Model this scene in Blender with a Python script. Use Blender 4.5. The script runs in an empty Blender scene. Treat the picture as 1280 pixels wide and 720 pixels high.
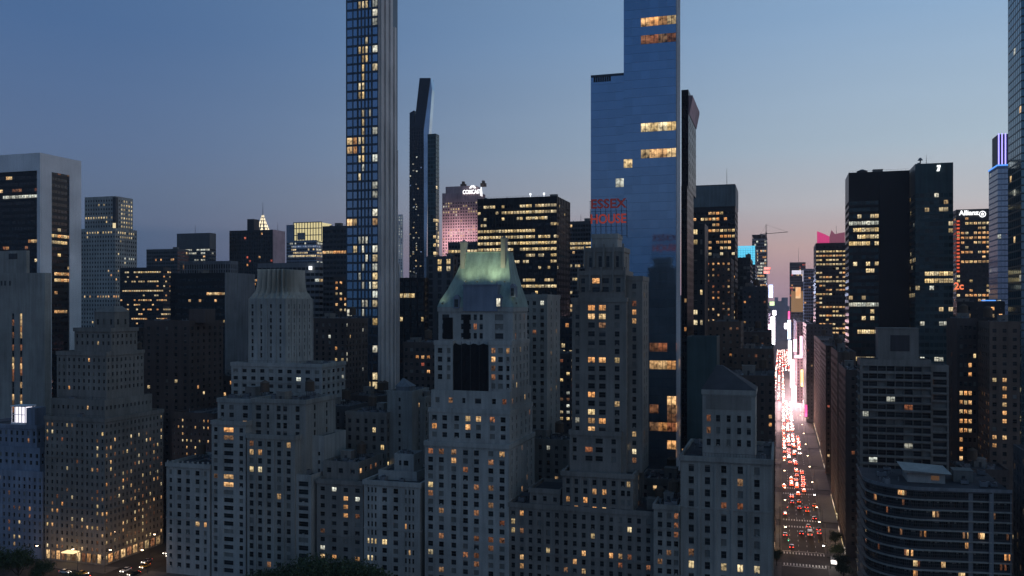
import bpy, math, random
from mathutils import Vector, Euler
from mathutils.bvhtree import BVHTree
R = math.radians
random.seed(7)
scene = bpy.context.scene
COL = scene.collection

# ------------------------------------------------------------------ camera
F_PX, HZ, VPX, CAMZ = 1108.0, 385.0, 977.0, 106.0      # photograph measured at 1280 x 720
YAW = math.atan((VPX - 640) / F_PX)
SA, CA = math.sin(YAW), math.cos(YAW)
cd = bpy.data.cameras.new('camera'); cam = bpy.data.objects.new('camera', cd); COL.objects.link(cam)
cam.location = (0, 0, CAMZ); cam.rotation_euler = (R(90), 0, YAW)
cd.sensor_width = 36; cd.lens = 36 * F_PX / 1280; cd.shift_y = (HZ - 360) / 1280
cd.clip_start = 1; cd.clip_end = 30000
scene.camera = cam

# ------------------------------------------------------------------ world: dusk sky, sun just below the western horizon
SUN_AZ = R(68)            # to the right of the avenue's direction (the west)
w = bpy.data.worlds.new('World'); scene.world = w; w.use_nodes = True
nt = w.node_tree; N = nt.nodes; L = nt.links; N.clear()
out = N.new('ShaderNodeOutputWorld'); bg = N.new('ShaderNodeBackground'); L.new(bg.outputs[0], out.inputs[0])
sky = N.new('ShaderNodeTexSky'); sky.sky_type = 'NISHITA'; sky.sun_disc = False
sky.sun_elevation = R(-1.5); sky.sun_rotation = SUN_AZ; sky.air_density = 1.2; sky.dust_density = 1.5; sky.ozone_density = 3
tc = N.new('ShaderNodeTexCoord'); sp = N.new('ShaderNodeSeparateXYZ'); L.new(tc.outputs['Generated'], sp.inputs[0])
def ramp(stops):
    r = N.new('ShaderNodeValToRGB'); cr = r.color_ramp; cr.interpolation = 'EASE' if False else 'LINEAR'
    while len(cr.elements) < len(stops): cr.elements.new(0.5)
    for e, (p, c) in zip(cr.elements, stops): e.position = p; e.color = (*[(v / 255 / 12.92 if v / 255 < .04045 else ((v / 255 + .055) / 1.055) ** 2.4) for v in c], 1)
    L.new(sp.outputs['Z'], r.inputs[0]); return r
SKY_E = [(0.0, (66, 92, 120)), (.04, (70, 95, 128)), (.079, (76, 100, 132)), (.088, (92, 110, 140)), (.12, (95, 114, 144)), (.16, (92, 114, 149)), (.28, (76, 107, 150)), (.6, (66, 98, 132)), (1, (44, 70, 100))]
SKY_W = [(0.0, (182, 146, 160)), (.03, (200, 162, 168)), (.065, (224, 188, 180)), (.11, (206, 203, 205)), (.17, (180, 198, 211)), (.30, (150, 181, 212)), (.6, (96, 128, 160)), (1, (44, 70, 100))]
re_, rw_ = ramp(SKY_E), ramp(SKY_W)
dt = N.new('ShaderNodeVectorMath'); dt.operation = 'DOT_PRODUCT'; L.new(tc.outputs['Generated'], dt.inputs[0])
dt.inputs[1].default_value = (math.sin(SUN_AZ), math.cos(SUN_AZ), 0)
mr = N.new('ShaderNodeMapRange'); mr.interpolation_type = 'SMOOTHSTEP'
mr.inputs['From Min'].default_value = -.42; mr.inputs['From Max'].default_value = .72; L.new(dt.outputs['Value'], mr.inputs['Value'])
mx = N.new('ShaderNodeMix'); mx.data_type = 'RGBA'; L.new(mr.outputs[0], mx.inputs[0]); L.new(re_.outputs[0], mx.inputs[6]); L.new(rw_.outputs[0], mx.inputs[7])
# soft cloud bank low in the sky
mp = N.new('ShaderNodeMapping'); mp.inputs['Scale'].default_value = (1.2, 1.2, 16); L.new(tc.outputs['Generated'], mp.inputs[0])
nz = N.new('ShaderNodeTexNoise'); nz.inputs['Scale'].default_value = 1.6; nz.inputs['Detail'].default_value = 3; L.new(mp.outputs[0], nz.inputs[0])
cm = N.new('ShaderNodeMapRange'); cm.inputs['From Min'].default_value = .35; cm.inputs['From Max'].default_value = .7
cm.inputs['To Min'].default_value = .985; cm.inputs['To Max'].default_value = 1.015; L.new(nz.outputs[0], cm.inputs['Value'])
vm = N.new('ShaderNodeVectorMath'); vm.operation = 'SCALE'; L.new(mx.outputs[2], vm.inputs[0]); L.new(cm.outputs[0], vm.inputs['Scale'])
sm = N.new('ShaderNodeVectorMath'); sm.operation = 'SCALE'; L.new(sky.outputs[0], sm.inputs[0]); sm.inputs['Scale'].default_value = .1
ad = N.new('ShaderNodeVectorMath'); ad.operation = 'ADD'; L.new(vm.outputs[0], ad.inputs[0]); L.new(sm.outputs[0], ad.inputs[1])
bk = N.new('ShaderNodeMapRange'); bk.interpolation_type = 'SMOOTHSTEP'; bk.inputs['From Min'].default_value = -.35; bk.inputs['From Max'].default_value = .35; bk.inputs['To Min'].default_value = .95; L.new(sp.outputs['Y'], bk.inputs['Value'])
bs = N.new('ShaderNodeVectorMath'); bs.operation = 'SCALE'; L.new(ad.outputs[0], bs.inputs[0]); L.new(bk.outputs[0], bs.inputs['Scale'])
L.new(bs.outputs[0], bg.inputs[0]); bg.inputs[1].default_value = 1.0
sd = bpy.data.lights.new('sun', 'SUN'); sd.energy = .05; sd.angle = R(12); sd.color = (1, .72, .6)
so = bpy.data.objects.new('sun', sd); COL.objects.link(so); so.rotation_euler = Vector((math.sin(SUN_AZ), math.cos(SUN_AZ), .06)).to_track_quat('Z', 'Y').to_euler()
vs = scene.view_settings; vs.view_transform = 'Standard'; vs.look = 'None'; vs.exposure = 0; vs.gamma = 1; vs.use_curve_mapping = False
cy = scene.cycles; cy.use_denoising = True; cy.max_bounces = 5; cy.diffuse_bounces = 2; cy.glossy_bounces = 3; cy.volume_bounces = 0
cy.sample_clamp_indirect = 3; cy.sample_clamp_direct = 20; cy.transparent_max_bounces = 8; cy.volume_step_rate = 10; cy.volume_max_steps = 16

# ------------------------------------------------------------------ projection
def X_at(px, Y): return Y * math.tan(math.atan((px - 640) / F_PX) - YAW)
def Y_at(px, X): return X / math.tan(math.atan((px - 640) / F_PX) - YAW)
def depth(X, Y): return -X * SA + Y * CA
def Z_at(py, X, Y): return CAMZ + (HZ - py) * depth(X, Y) / F_PX
def proj(p):
    d = depth(p[0], p[1])
    if d < 1: return (-999, -999)
    return (640 + F_PX * (p[0] * CA + p[1] * SA) / d, HZ - F_PX * (p[2] - CAMZ) / d)

# ------------------------------------------------------------------ materials
MC = {}
def new_mat(name):
    m = bpy.data.materials.new(name); m.use_nodes = True; n = m.node_tree; b = n.nodes['Principled BSDF']
    return m, n.nodes, n.links, b
def stone(name, col, rough=.85, mottle=.34, scale=.13, streak=.42, metallic=0, spec=.3):
    """masonry / concrete / painted metal: blotches, vertical run-off streaks, fine grain, a slightly different tone per building"""
    if name in MC: return MC[name]
    m, n, l, b = new_mat(name)
    g = n.new('ShaderNodeNewGeometry'); mp = n.new('ShaderNodeMapping'); mp.inputs['Scale'].default_value = (.9, .9, .05); l.new(g.outputs['Position'], mp.inputs[0])
    a = n.new('ShaderNodeTexNoise'); a.inputs['Scale'].default_value = scale; a.inputs['Detail'].default_value = 6; l.new(g.outputs['Position'], a.inputs[0])
    s = n.new('ShaderNodeTexNoise'); s.inputs['Scale'].default_value = .9; s.inputs['Detail'].default_value = 3; l.new(mp.outputs[0], s.inputs[0])
    f = n.new('ShaderNodeTexNoise'); f.inputs['Scale'].default_value = 2.2; f.inputs['Detail'].default_value = 2; l.new(g.outputs['Position'], f.inputs[0])
    def mad(src, k, prev=None):
        q = n.new('ShaderNodeMath'); q.operation = 'MULTIPLY_ADD'; l.new(src, q.inputs[0]); q.inputs[1].default_value = k
        if prev is None: q.inputs[2].default_value = 1 - k * .5
        else:
            l.new(prev, q.inputs[2])
        return q.outputs[0]
    v = mad(a.outputs[0], mottle * 2); v = mad(s.outputs[0], streak * 2, v)
    big = n.new('ShaderNodeTexNoise'); big.inputs['Scale'].default_value = .035; big.inputs['Detail'].default_value = 2; l.new(g.outputs['Position'], big.inputs[0]); v = mad(f.outputs[0], .3, v)
    sb = n.new('ShaderNodeMath'); sb.operation = 'SUBTRACT'; l.new(v, sb.inputs[0]); sb.inputs[1].default_value = streak + .15
    bm = n.new('ShaderNodeMapRange'); bm.inputs['From Min'].default_value = .3; bm.inputs['From Max'].default_value = .7; bm.inputs['To Min'].default_value = .78; bm.inputs['To Max'].default_value = 1.16; l.new(big.outputs[0], bm.inputs['Value'])
    ml = n.new('ShaderNodeMath'); ml.operation = 'MULTIPLY'; l.new(sb.outputs[0], ml.inputs[0]); l.new(bm.outputs[0], ml.inputs[1])
    v = ml.outputs[0]
    vm = n.new('ShaderNodeVectorMath'); vm.operation = 'SCALE'; vm.inputs[0].default_value = col; l.new(v, vm.inputs['Scale'])
    l.new(vm.outputs[0], b.inputs['Base Color']); b.inputs['Roughness'].default_value = rough; b.inputs['Metallic'].default_value = metallic
    b.inputs['Specular IOR Level'].default_value = spec
    bp = n.new('ShaderNodeBump'); bp.inputs['Strength'].default_value = .25; bp.inputs['Distance'].default_value = .08; l.new(f.outputs[0], bp.inputs['Height']); l.new(bp.outputs[0], b.inputs['Normal'])
    MC[name] = m; return m
def emit(name, col, st, base=(.1, .1, .1)):
    if name in MC: return MC[name]
    m, n, l, b = new_mat(name); b.inputs['Base Color'].default_value = (*base, 1); b.inputs['Emission Color'].default_value = (*col, 1); b.inputs['Emission Strength'].default_value = st
    m.cycles.emission_sampling = 'NONE' if st < 3 else 'AUTO'
    MC[name] = m; return m
def rnd_value(n, l):
    g = n.new('ShaderNodeNewGeometry'); o = n.new('ShaderNodeObjectInfo'); a = n.new('ShaderNodeMath'); a.operation = 'MULTIPLY_ADD'
    l.new(o.outputs['Random'], a.inputs[0]); a.inputs[1].default_value = 7.31; l.new(g.outputs['Random Per Island'], a.inputs[2])
    wn = n.new('ShaderNodeTexWhiteNoise'); wn.noise_dimensions = '1D'; l.new(a.outputs[0], wn.inputs['W'])
    return wn
def glass(name, col, rough=.12, metallic=0.0, bump=.0, frame=False):
    """unlit pane: dark room behind glass, every pane its own tone; some show a blind"""
    if name in MC: return MC[name]
    m, n, l, b = new_mat(name); wn = rnd_value(n, l)
    if frame:
        uv = n.new('ShaderNodeUVMap'); s = n.new('ShaderNodeSeparateXYZ'); l.new(uv.outputs[0], s.inputs[0]); ms = []
        def mth(op, a_, b_):
            q = n.new('ShaderNodeMath'); q.operation = op
            for i_, v_ in enumerate((a_, b_)):
                if isinstance(v_, (int, float)): q.inputs[i_].default_value = v_
                elif v_ is not None: l.new(v_, q.inputs[i_])
            return q.outputs[0]
        ax_ = mth('ABSOLUTE', mth('SUBTRACT', s.outputs['X'], .5), None); ay_ = mth('ABSOLUTE', mth('SUBTRACT', s.outputs['Y'], .5), None)
        fr = mth('MAXIMUM', mth('MAXIMUM', mth('GREATER_THAN', ax_, .46), mth('GREATER_THAN', ay_, .47)), mth('LESS_THAN', ay_, .02))
        bl = mth('GREATER_THAN', s.outputs['Y'], mth('SUBTRACT', 1.7, wn.outputs['Value']))     # roller blind pulled down by a random amount
    cr = n.new('ShaderNodeValToRGB'); e = cr.color_ramp.elements; e[0].position = 0; e[0].color = (*[c * (.45 if metallic < .5 else .93) for c in col], 1); e[1].position = 1; e[1].color = (*[min(1, c * (1.7 if metallic < .5 else 1.06)) for c in col], 1)
    l.new(wn.outputs['Value'], cr.inputs[0]); l.new(cr.outputs[0], b.inputs['Base Color'])
    if frame:
        m1 = n.new('ShaderNodeMix'); m1.data_type = 'RGBA'; l.new(bl, m1.inputs[0]); l.new(cr.outputs[0], m1.inputs[6]); m1.inputs[7].default_value = (.20, .19, .17, 1)
        m2 = n.new('ShaderNodeMix'); m2.data_type = 'RGBA'; l.new(fr, m2.inputs[0]); l.new(m1.outputs[2], m2.inputs[6]); m2.inputs[7].default_value = (.14, .14, .14, 1); l.new(m2.outputs[2], b.inputs['Base Color'])
    b.inputs['Roughness'].default_value = rough; b.inputs['Metallic'].default_value = metallic; b.inputs['IOR'].default_value = 1.5
    if bump:
        g = n.new('ShaderNodeNewGeometry'); t = n.new('ShaderNodeTexNoise'); t.inputs['Scale'].default_value = .35; t.inputs['Detail'].default_value = 2; l.new(g.outputs['Position'], t.inputs[0])
        bp = n.new('ShaderNodeBump'); bp.inputs['Strength'].default_value = 1; bp.inputs['Distance'].default_value = bump; l.new(t.outputs[0], bp.inputs['Height']); l.new(bp.outputs[0], b.inputs['Normal'])
    MC[name] = m; return m
def lit(name, c0, c1, st, lo=.15):
    """lamp-lit room: ceiling brighter than floor, curtains at the sides, blobs of furniture, glazing bars"""
    if name in MC: return MC[name]
    m, n, l, b = new_mat(name); wn = rnd_value(n, l)
    cr = n.new('ShaderNodeValToRGB'); e = cr.color_ramp.elements; e[0].color = (*c0, 1); e[1].color = (*c1, 1); l.new(wn.outputs['Value'], cr.inputs[0])
    uv = n.new('ShaderNodeUVMap'); s = n.new('ShaderNodeSeparateXYZ'); l.new(uv.outputs[0], s.inputs[0])
    va = n.new('ShaderNodeVectorMath'); va.operation = 'MULTIPLY_ADD'; l.new(wn.outputs['Color'], va.inputs[0]); va.inputs[1].default_value = (40, 40, 0); l.new(uv.outputs[0], va.inputs[2])
    t = n.new('ShaderNodeTexNoise'); t.inputs['Scale'].default_value = 2.2; t.inputs['Detail'].default_value = 2; l.new(va.outputs[0], t.inputs[0])
    k = n.new('ShaderNodeMapRange'); k.inputs['From Min'].default_value = .32; k.inputs['From Max'].default_value = .62; k.inputs['To Min'].default_value = lo; k.inputs['To Max'].default_value = 1.15; l.new(t.outputs[0], k.inputs['Value'])
    h = n.new('ShaderNodeMapRange'); h.inputs['From Min'].default_value = 0; h.inputs['From Max'].default_value = .8; h.inputs['To Min'].default_value = .5; h.inputs['To Max'].default_value = 1.1; l.new(s.outputs['Y'], h.inputs['Value'])
    pw = n.new('ShaderNodeSeparateColor'); l.new(wn.outputs['Color'], pw.inputs[0])
    q = n.new('ShaderNodeMapRange'); q.inputs['From Min'].default_value = 0; q.inputs['From Max'].default_value = 1; q.inputs['To Min'].default_value = .35; q.inputs['To Max'].default_value = 1.25; l.new(pw.outputs[1], q.inputs['Value'])
    # glazing bars
    bar = n.new('ShaderNodeMath'); bar.operation = 'SUBTRACT'; l.new(s.outputs['X'], bar.inputs[0]); bar.inputs[1].default_value = .5
    ab = n.new('ShaderNodeMath'); ab.operation = 'ABSOLUTE'; l.new(bar.outputs[0], ab.inputs[0])
    gt = n.new('ShaderNodeMath'); gt.operation = 'GREATER_THAN'; l.new(ab.outputs[0], gt.inputs[0]); gt.inputs[1].default_value = .03
    cur = None
    for src in (k.outputs[0], h.outputs[0], q.outputs[0], gt.outputs[0]):
        if cur is None: cur = src; continue
        mm = n.new('ShaderNodeMath'); mm.operation = 'MULTIPLY'; l.new(cur, mm.inputs[0]); l.new(src, mm.inputs[1]); cur = mm.outputs[0]
    mm = n.new('ShaderNodeMath'); mm.operation = 'MULTIPLY'; l.new(cur, mm.inputs[0]); mm.inputs[1].default_value = st
    l.new(cr.outputs[0], b.inputs['Emission Color']); l.new(mm.outputs[0], b.inputs['Emission Strength'])
    b.inputs['Base Color'].default_value = (.03, .03, .03, 1); b.inputs['Roughness'].default_value = .2
    m.cycles.emission_sampling = 'NONE'; MC[name] = m; return m

LIT = {'w': lit('lit_room_warm', (1, .42, .13), (1, .72, .36), 1.15), 'y': lit('lit_room_yellow', (1, .68, .28), (1, .82, .5), 1.15),
       'c': lit('lit_room_white', (.8, .85, .75), (1, .93, .72), 1.0), 'd': lit('lit_room_dim', (1, .33, .14), (.9, .5, .25), .34, .05),
       'b': lit('lit_room_blue', (.35, .55, 1), (.7, .8, 1), .5), 'o': lit('lit_office_ceiling', (1, .68, .32), (1, .82, .5), .95, .35),
       'r': lit('lit_room_red', (1, .12, .06), (1, .25, .15), .8), 's': lit('lit_shop_window', (1, .62, .35), (1, .85, .7), 2.2, .3)}
G = {'home': glass('glass_home', (.02, .023, .026), frame=True), 'office': glass('glass_office', (.012, .015, .02), .1), 'teal': glass('glass_teal', (.02, .05, .055), .08, .25),
     'slim': glass('glass_slim_mirror', (.30, .42, .55), .08, .9, .02), 'blue': glass('glass_blue_mirror', (.27, .40, .54), .06, .92, .010), 'cwall': glass('glass_curtain_blue', (.16, .26, .42), .1, .8, .01),
     'tealm': glass('glass_teal_mirror', (.12, .22, .27), .1, .85), 'mirror': glass('glass_pale_mirror', (.3, .38, .48), .12, .85), 'blind': stone('window_blind', (.20, .20, .18), .7)}
S = {'lime': stone('limestone_pale', (.40, .40, .37)), 'lime2': stone('limestone_warm', (.34, .33, .295)), 'tan': stone('brick_tan', (.235, .22, .195)),
     'grey': stone('concrete_grey', (.22, .23, .24)), 'brick': stone('brick_dark', (.11, .085, .075)), 'brown': stone('brick_brown', (.16, .115, .09)),
     'dark': stone('cladding_dark', (.03, .032, .036), .5), 'black': stone('cladding_black', (.014, .015, .018), .35), 'white': stone('travertine_white', (.8, .8, .8), .7, .1, .1, .12),
     'roof': stone('roof_felt', (.07, .07, .075), .9, .5, .2, 0), 'roofl': stone('roof_gravel', (.16, .16, .16), .9, .4, .3, 0), 'copper': stone('roof_copper_green', (.33, .43, .38), .55, .3, .2, .5, .15),
     'metal': stone('metal_grey', (.2, .21, .22), .5, .1), 'steel': stone('metal_dark', (.05, .05, .055), .5, .1), 'terra': stone('terracotta_grey', (.56, .55, .54), .5, .12, .3, .3),
     'pink': stone('stone_pinkish', (.50, .36, .38)), 'bluestone': stone('stone_bluegrey', (.22, .26, .33)), 'wood': stone('tank_wood', (.12, .085, .06)), 'teal': stone('panel_teal', (.05, .09, .095), .4),
     'bark': stone('bark', (.06, .045, .035)), 'mid': stone('cladding_mid', (.09, .095, .10), .6)}

# ------------------------------------------------------------------ mesh collector
class MB:
    def __init__(s): s.v = []; s.f = []; s.m = []; s.uv = {}
    def quad(s, a, b, c, d, mi=0, uv=False):
        k = len(s.v); s.v += [a, b, c, d]; s.f.append((k, k + 1, k + 2, k + 3)); s.m.append(mi)
        if uv: s.uv[len(s.f) - 1] = 1
    def poly(s, pts, mi=0): k = len(s.v); s.v += pts; s.f.append(tuple(range(k, k + len(pts)))); s.m.append(mi)
    def box(s, x0, x1, y0, y1, z0, z1, mi=0, bottom=True):
        k = len(s.v); s.v += [(x0, y0, z0), (x1, y0, z0), (x1, y1, z0), (x0, y1, z0), (x0, y0, z1), (x1, y0, z1), (x1, y1, z1), (x0, y1, z1)]
        fs = [(0, 1, 5, 4), (1, 2, 6, 5), (2, 3, 7, 6), (3, 0, 4, 7), (4, 5, 6, 7)] + ([(3, 2, 1, 0)] if bottom else [])
        for f in fs: s.f.append(tuple(k + i for i in f)); s.m.append(mi)
    def hull(s, bot, top, mi=0):
        n = len(bot); k = len(s.v); s.v += list(bot) + list(top)
        for i in range(n): j = (i + 1) % n; s.f.append((k + i, k + j, k + n + j, k + n + i)); s.m.append(mi)
        s.f.append(tuple(k + n + i for i in range(n))); s.m.append(mi); s.f.append(tuple(k + n - 1 - i for i in range(n))); s.m.append(mi)
    def cyl(s, x, y, z0, z1, r0, r1=None, n=12, mi=0):
        r1 = r0 if r1 is None else r1
        c = [(math.cos(2 * math.pi * i / n), math.sin(2 * math.pi * i / n)) for i in range(n)]
        s.hull([(x + a * r0, y + b * r0, z0) for a, b in c], [(x + a * r1, y + b * r1, z1) for a, b in c], mi)
    def tube(s, p, q, r, n=5, mi=0, r2=None):
        p = Vector(p); q = Vector(q); d = (q - p).normalized(); a = d.orthogonal().normalized(); b = d.cross(a); r2 = r if r2 is None else r2
        cs = [(math.cos(2 * math.pi * i / n), math.sin(2 * math.pi * i / n)) for i in range(n)]
        s.hull([tuple(p + (a * c + b * e) * r) for c, e in cs], [tuple(q + (a * c + b * e) * r2) for c, e in cs], mi)
    def mesh(s, name, mats):
        me = bpy.data.meshes.new(name); me.from_pydata(s.v, [], s.f)
        for m in (mats if isinstance(mats, (list, tuple)) else [mats]): me.materials.append(m)
        me.polygons.foreach_set('material_index', s.m)
        if s.uv:
            u = me.uv_layers.new(name='UVMap').data; q = [(0, 0), (1, 0), (1, 1), (0, 1)]
            for fi in s.uv:
                p = me.polygons[fi]
                for i, li in enumerate(p.loop_indices): u[li].uv = q[i % 4]
        me.update(); return me
    def build(s, name, mats, parent=None, loc=(0, 0, 0), rel=None):
        """rel: the parent's world position, geometry given in world coordinates"""
        if rel: s.v = [(a - rel[0], b - rel[1], c - rel[2]) for a, b, c in s.v]
        o = bpy.data.objects.new(name, s.mesh(name, mats)); COL.objects.link(o); o.location = loc; o.parent = parent; return o
def tag(o, label=None, cat=None, group=None, kind=None):
    if label: o['label'] = label
    if cat: o['category'] = cat
    if group: o['group'] = group
    if kind: o['kind'] = kind
    return o
def thing(name, label, cat, loc=(0, 0, 0), group=None, rz=0):
    o = bpy.data.objects.new(name, None); COL.objects.link(o); o.location = loc; o.rotation_euler = (0, 0, rz); o.empty_display_size = 1
    return tag(o, label, cat, group)
def copy_tree(o, parent=None):
    c = o.copy(); COL.objects.link(c); c.parent = parent
    for ch in list(o.children): copy_tree(ch, c)
    return c
def text_mesh(txt, size, ext=.15, font_w=1.0):
    cu = bpy.data.curves.new('t', 'FONT'); cu.body = txt; cu.size = size; cu.extrude = ext; cu.align_x = 'CENTER'; cu.align_y = 'BOTTOM'; cu.offset = size * .02
    o = bpy.data.objects.new('t', cu); COL.objects.link(o); dg = bpy.context.evaluated_depsgraph_get()
    me = bpy.data.meshes.new_from_object(o.evaluated_get(dg)); bpy.data.objects.remove(o)
    return me

# ------------------------------------------------------------------ ground, streets
AVL, AVR = -3.0, 26.0            # building lines of the wide avenue
CPS = 299.0                      # facade line of the street along the park
def struct(name, mb, m): o = mb.build(name, m); tag(o, kind='structure'); return o
def asphalt():
    m, n, l, b = new_mat('asphalt'); g = n.new('ShaderNodeNewGeometry')
    a = n.new('ShaderNodeTexNoise'); a.inputs['Scale'].default_value = .12; a.inputs['Detail'].default_value = 8; l.new(g.outputs['Position'], a.inputs[0])
    c = n.new('ShaderNodeValToRGB'); e = c.color_ramp.elements; e[0].position = .3; e[0].color = (.022, .021, .021, 1); e[1].position = .7; e[1].color = (.055, .052, .05, 1); l.new(a.outputs[0], c.inputs[0])
    l.new(c.outputs[0], b.inputs['Base Color']); b.inputs['Roughness'].default_value = .8; b.inputs['Specular IOR Level'].default_value = .25
    return m
ASPH = asphalt(); PAVE = stone('paving', (.11, .105, .10), .8, .3, .5, 0)
g = MB(); g.quad((-12000, -3000, 0), (12000, -3000, 0), (12000, 16000, 0), (-12000, 16000, 0)); struct('ground', g, stone('ground_dark', (.05, .05, .05), .9, .4, .05, 0))
g = MB(); g.quad((-900, -400, .02), (900, -400, .02), (900, 266, .02), (-900, 266, .02)); tag(g.build('park_lawn', stone('park_grass', (.035, .05, .022), .95, .5, .08, 0)), kind='structure')
g = MB(); g.quad((0, 296, .008), (18, 296, .008), (18, 1050, .008), (0, 1050, .008)); g.quad((-11, 1050, .008), (15, 1050, .008), (15, 2700, .008), (-11, 2700, .008)); struct('avenue_road', g, ASPH)
g = MB(); g.quad((-700, 272, .03), (500, 272, .03), (500, 290, .03), (-700, 290, .03)); struct('park_side_road', g, ASPH)
g = MB(); g.quad((-258, 290, .014), (-243, 290, .014), (-243, 1500, .014), (-258, 1500, .014)); struct('cross_avenue_road', g, ASPH)
STREETS = [(386, 400), (452, 464), (532, 546), (614, 626), (694, 706), (776, 790), (858, 870), (940, 952)]
for a, b_ in STREETS:
    g = MB(); g.quad((-700, a, .012), (500, a, .012), (500, b_, .012), (-700, b_, .012)); struct('side_street', g, ASPH)
pv = MB()
ys = [293] + [v for s in STREETS for v in s] + [1050]
for i in range(0, len(ys), 2):
    pv.box(-4, -.0, ys[i], ys[i + 1], 0, .14); pv.box(18, 27, ys[i], ys[i + 1], 0, .14)
pv.box(-243, -4.1, 291, 299.3, 0, .14); pv.box(27.1, 400, 291, 299.3, 0, .14); pv.box(-600, -258, 291, 299.3, 0, .14); pv.box(-600, 400, 266, 271, 0, .14)
struct('pavement', pv, PAVE)
mk = MB()
for y in (384.4, 402.0, 451, 465, 531, 547):         # zebra crossings
    x = .8
    while x < 17.4: mk.quad((x, y - 1.6, .016), (x + .55, y - 1.6, .016), (x + .55, y + 1.6, .016), (x, y + 1.6, .016)); x += 1.25
for x in (3.6, 7.2, 10.8, 14.4):
    y = 405
    while y < 1040:
        if not any(a - 4 < y < b_ + 4 for a, b_ in STREETS): mk.quad((x - .08, y, .0165), (x + .08, y, .0165), (x + .08, y + 3, .0165), (x - .08, y + 3, .0165))
        y += 9
for y in (381.5, 405): mk.quad((.4, y, .0165), (17.6, y, .0165), (17.6, y + .5, .0165), (.4, y + .5, .0165))
struct('road_markings', mk, stone('road_paint', (.7, .7, .66), .6, .4, 1.2, 0))

# ------------------------------------------------------------------ building generator
OCC_V, OCC_F = [], []            # boxes for the visibility test of windows
def occ(x0, x1, y0, y1, z0, z1):
    k = len(OCC_V); OCC_V.extend([(x0, y0, z0), (x1, y0, z0), (x1, y1, z0), (x0, y1, z0), (x0, y0, z1), (x1, y0, z1), (x1, y1, z1), (x0, y1, z1)])
    for f in [(0, 1, 5, 4), (1, 2, 6, 5), (2, 3, 7, 6), (3, 0, 4, 7), (4, 5, 6, 7)]: OCC_F.append(tuple(k + i for i in f))
PENDING = []                     # (building, units)

class Bld:
    def __init__(s, name, label, cat, side, **kw):
        s.side = side; s.kw = kw; s.root = None; s.name = name; s.label = label; s.cat = cat; s.units = []; s.tiers = []; s.rng = random.Random(hash_str(label))
        s.litrects = kw.get('lit', []); s.p = kw.get('p', .06); s.kinds = kw.get('kinds', 'wwyd'); s.glass = kw.get('glass', 'home'); s.group = kw.get('group')
        s.pf = kw.get('pf'); s.blinds = kw.get('blinds', .12)
    def ensure(s, x, y):
        if s.root is None: s.root = thing(s.name, s.label, s.cat, (x, y, 0), s.group); s.o = (x, y, 0)
    def part(s, name, mb, m, parent=None): return mb.build(name, m, parent or s.root, rel=s.o)
def hash_str(t):
    h = 7
    for c in t: h = (h * 131 + ord(c)) % 1000003
    return h

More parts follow.
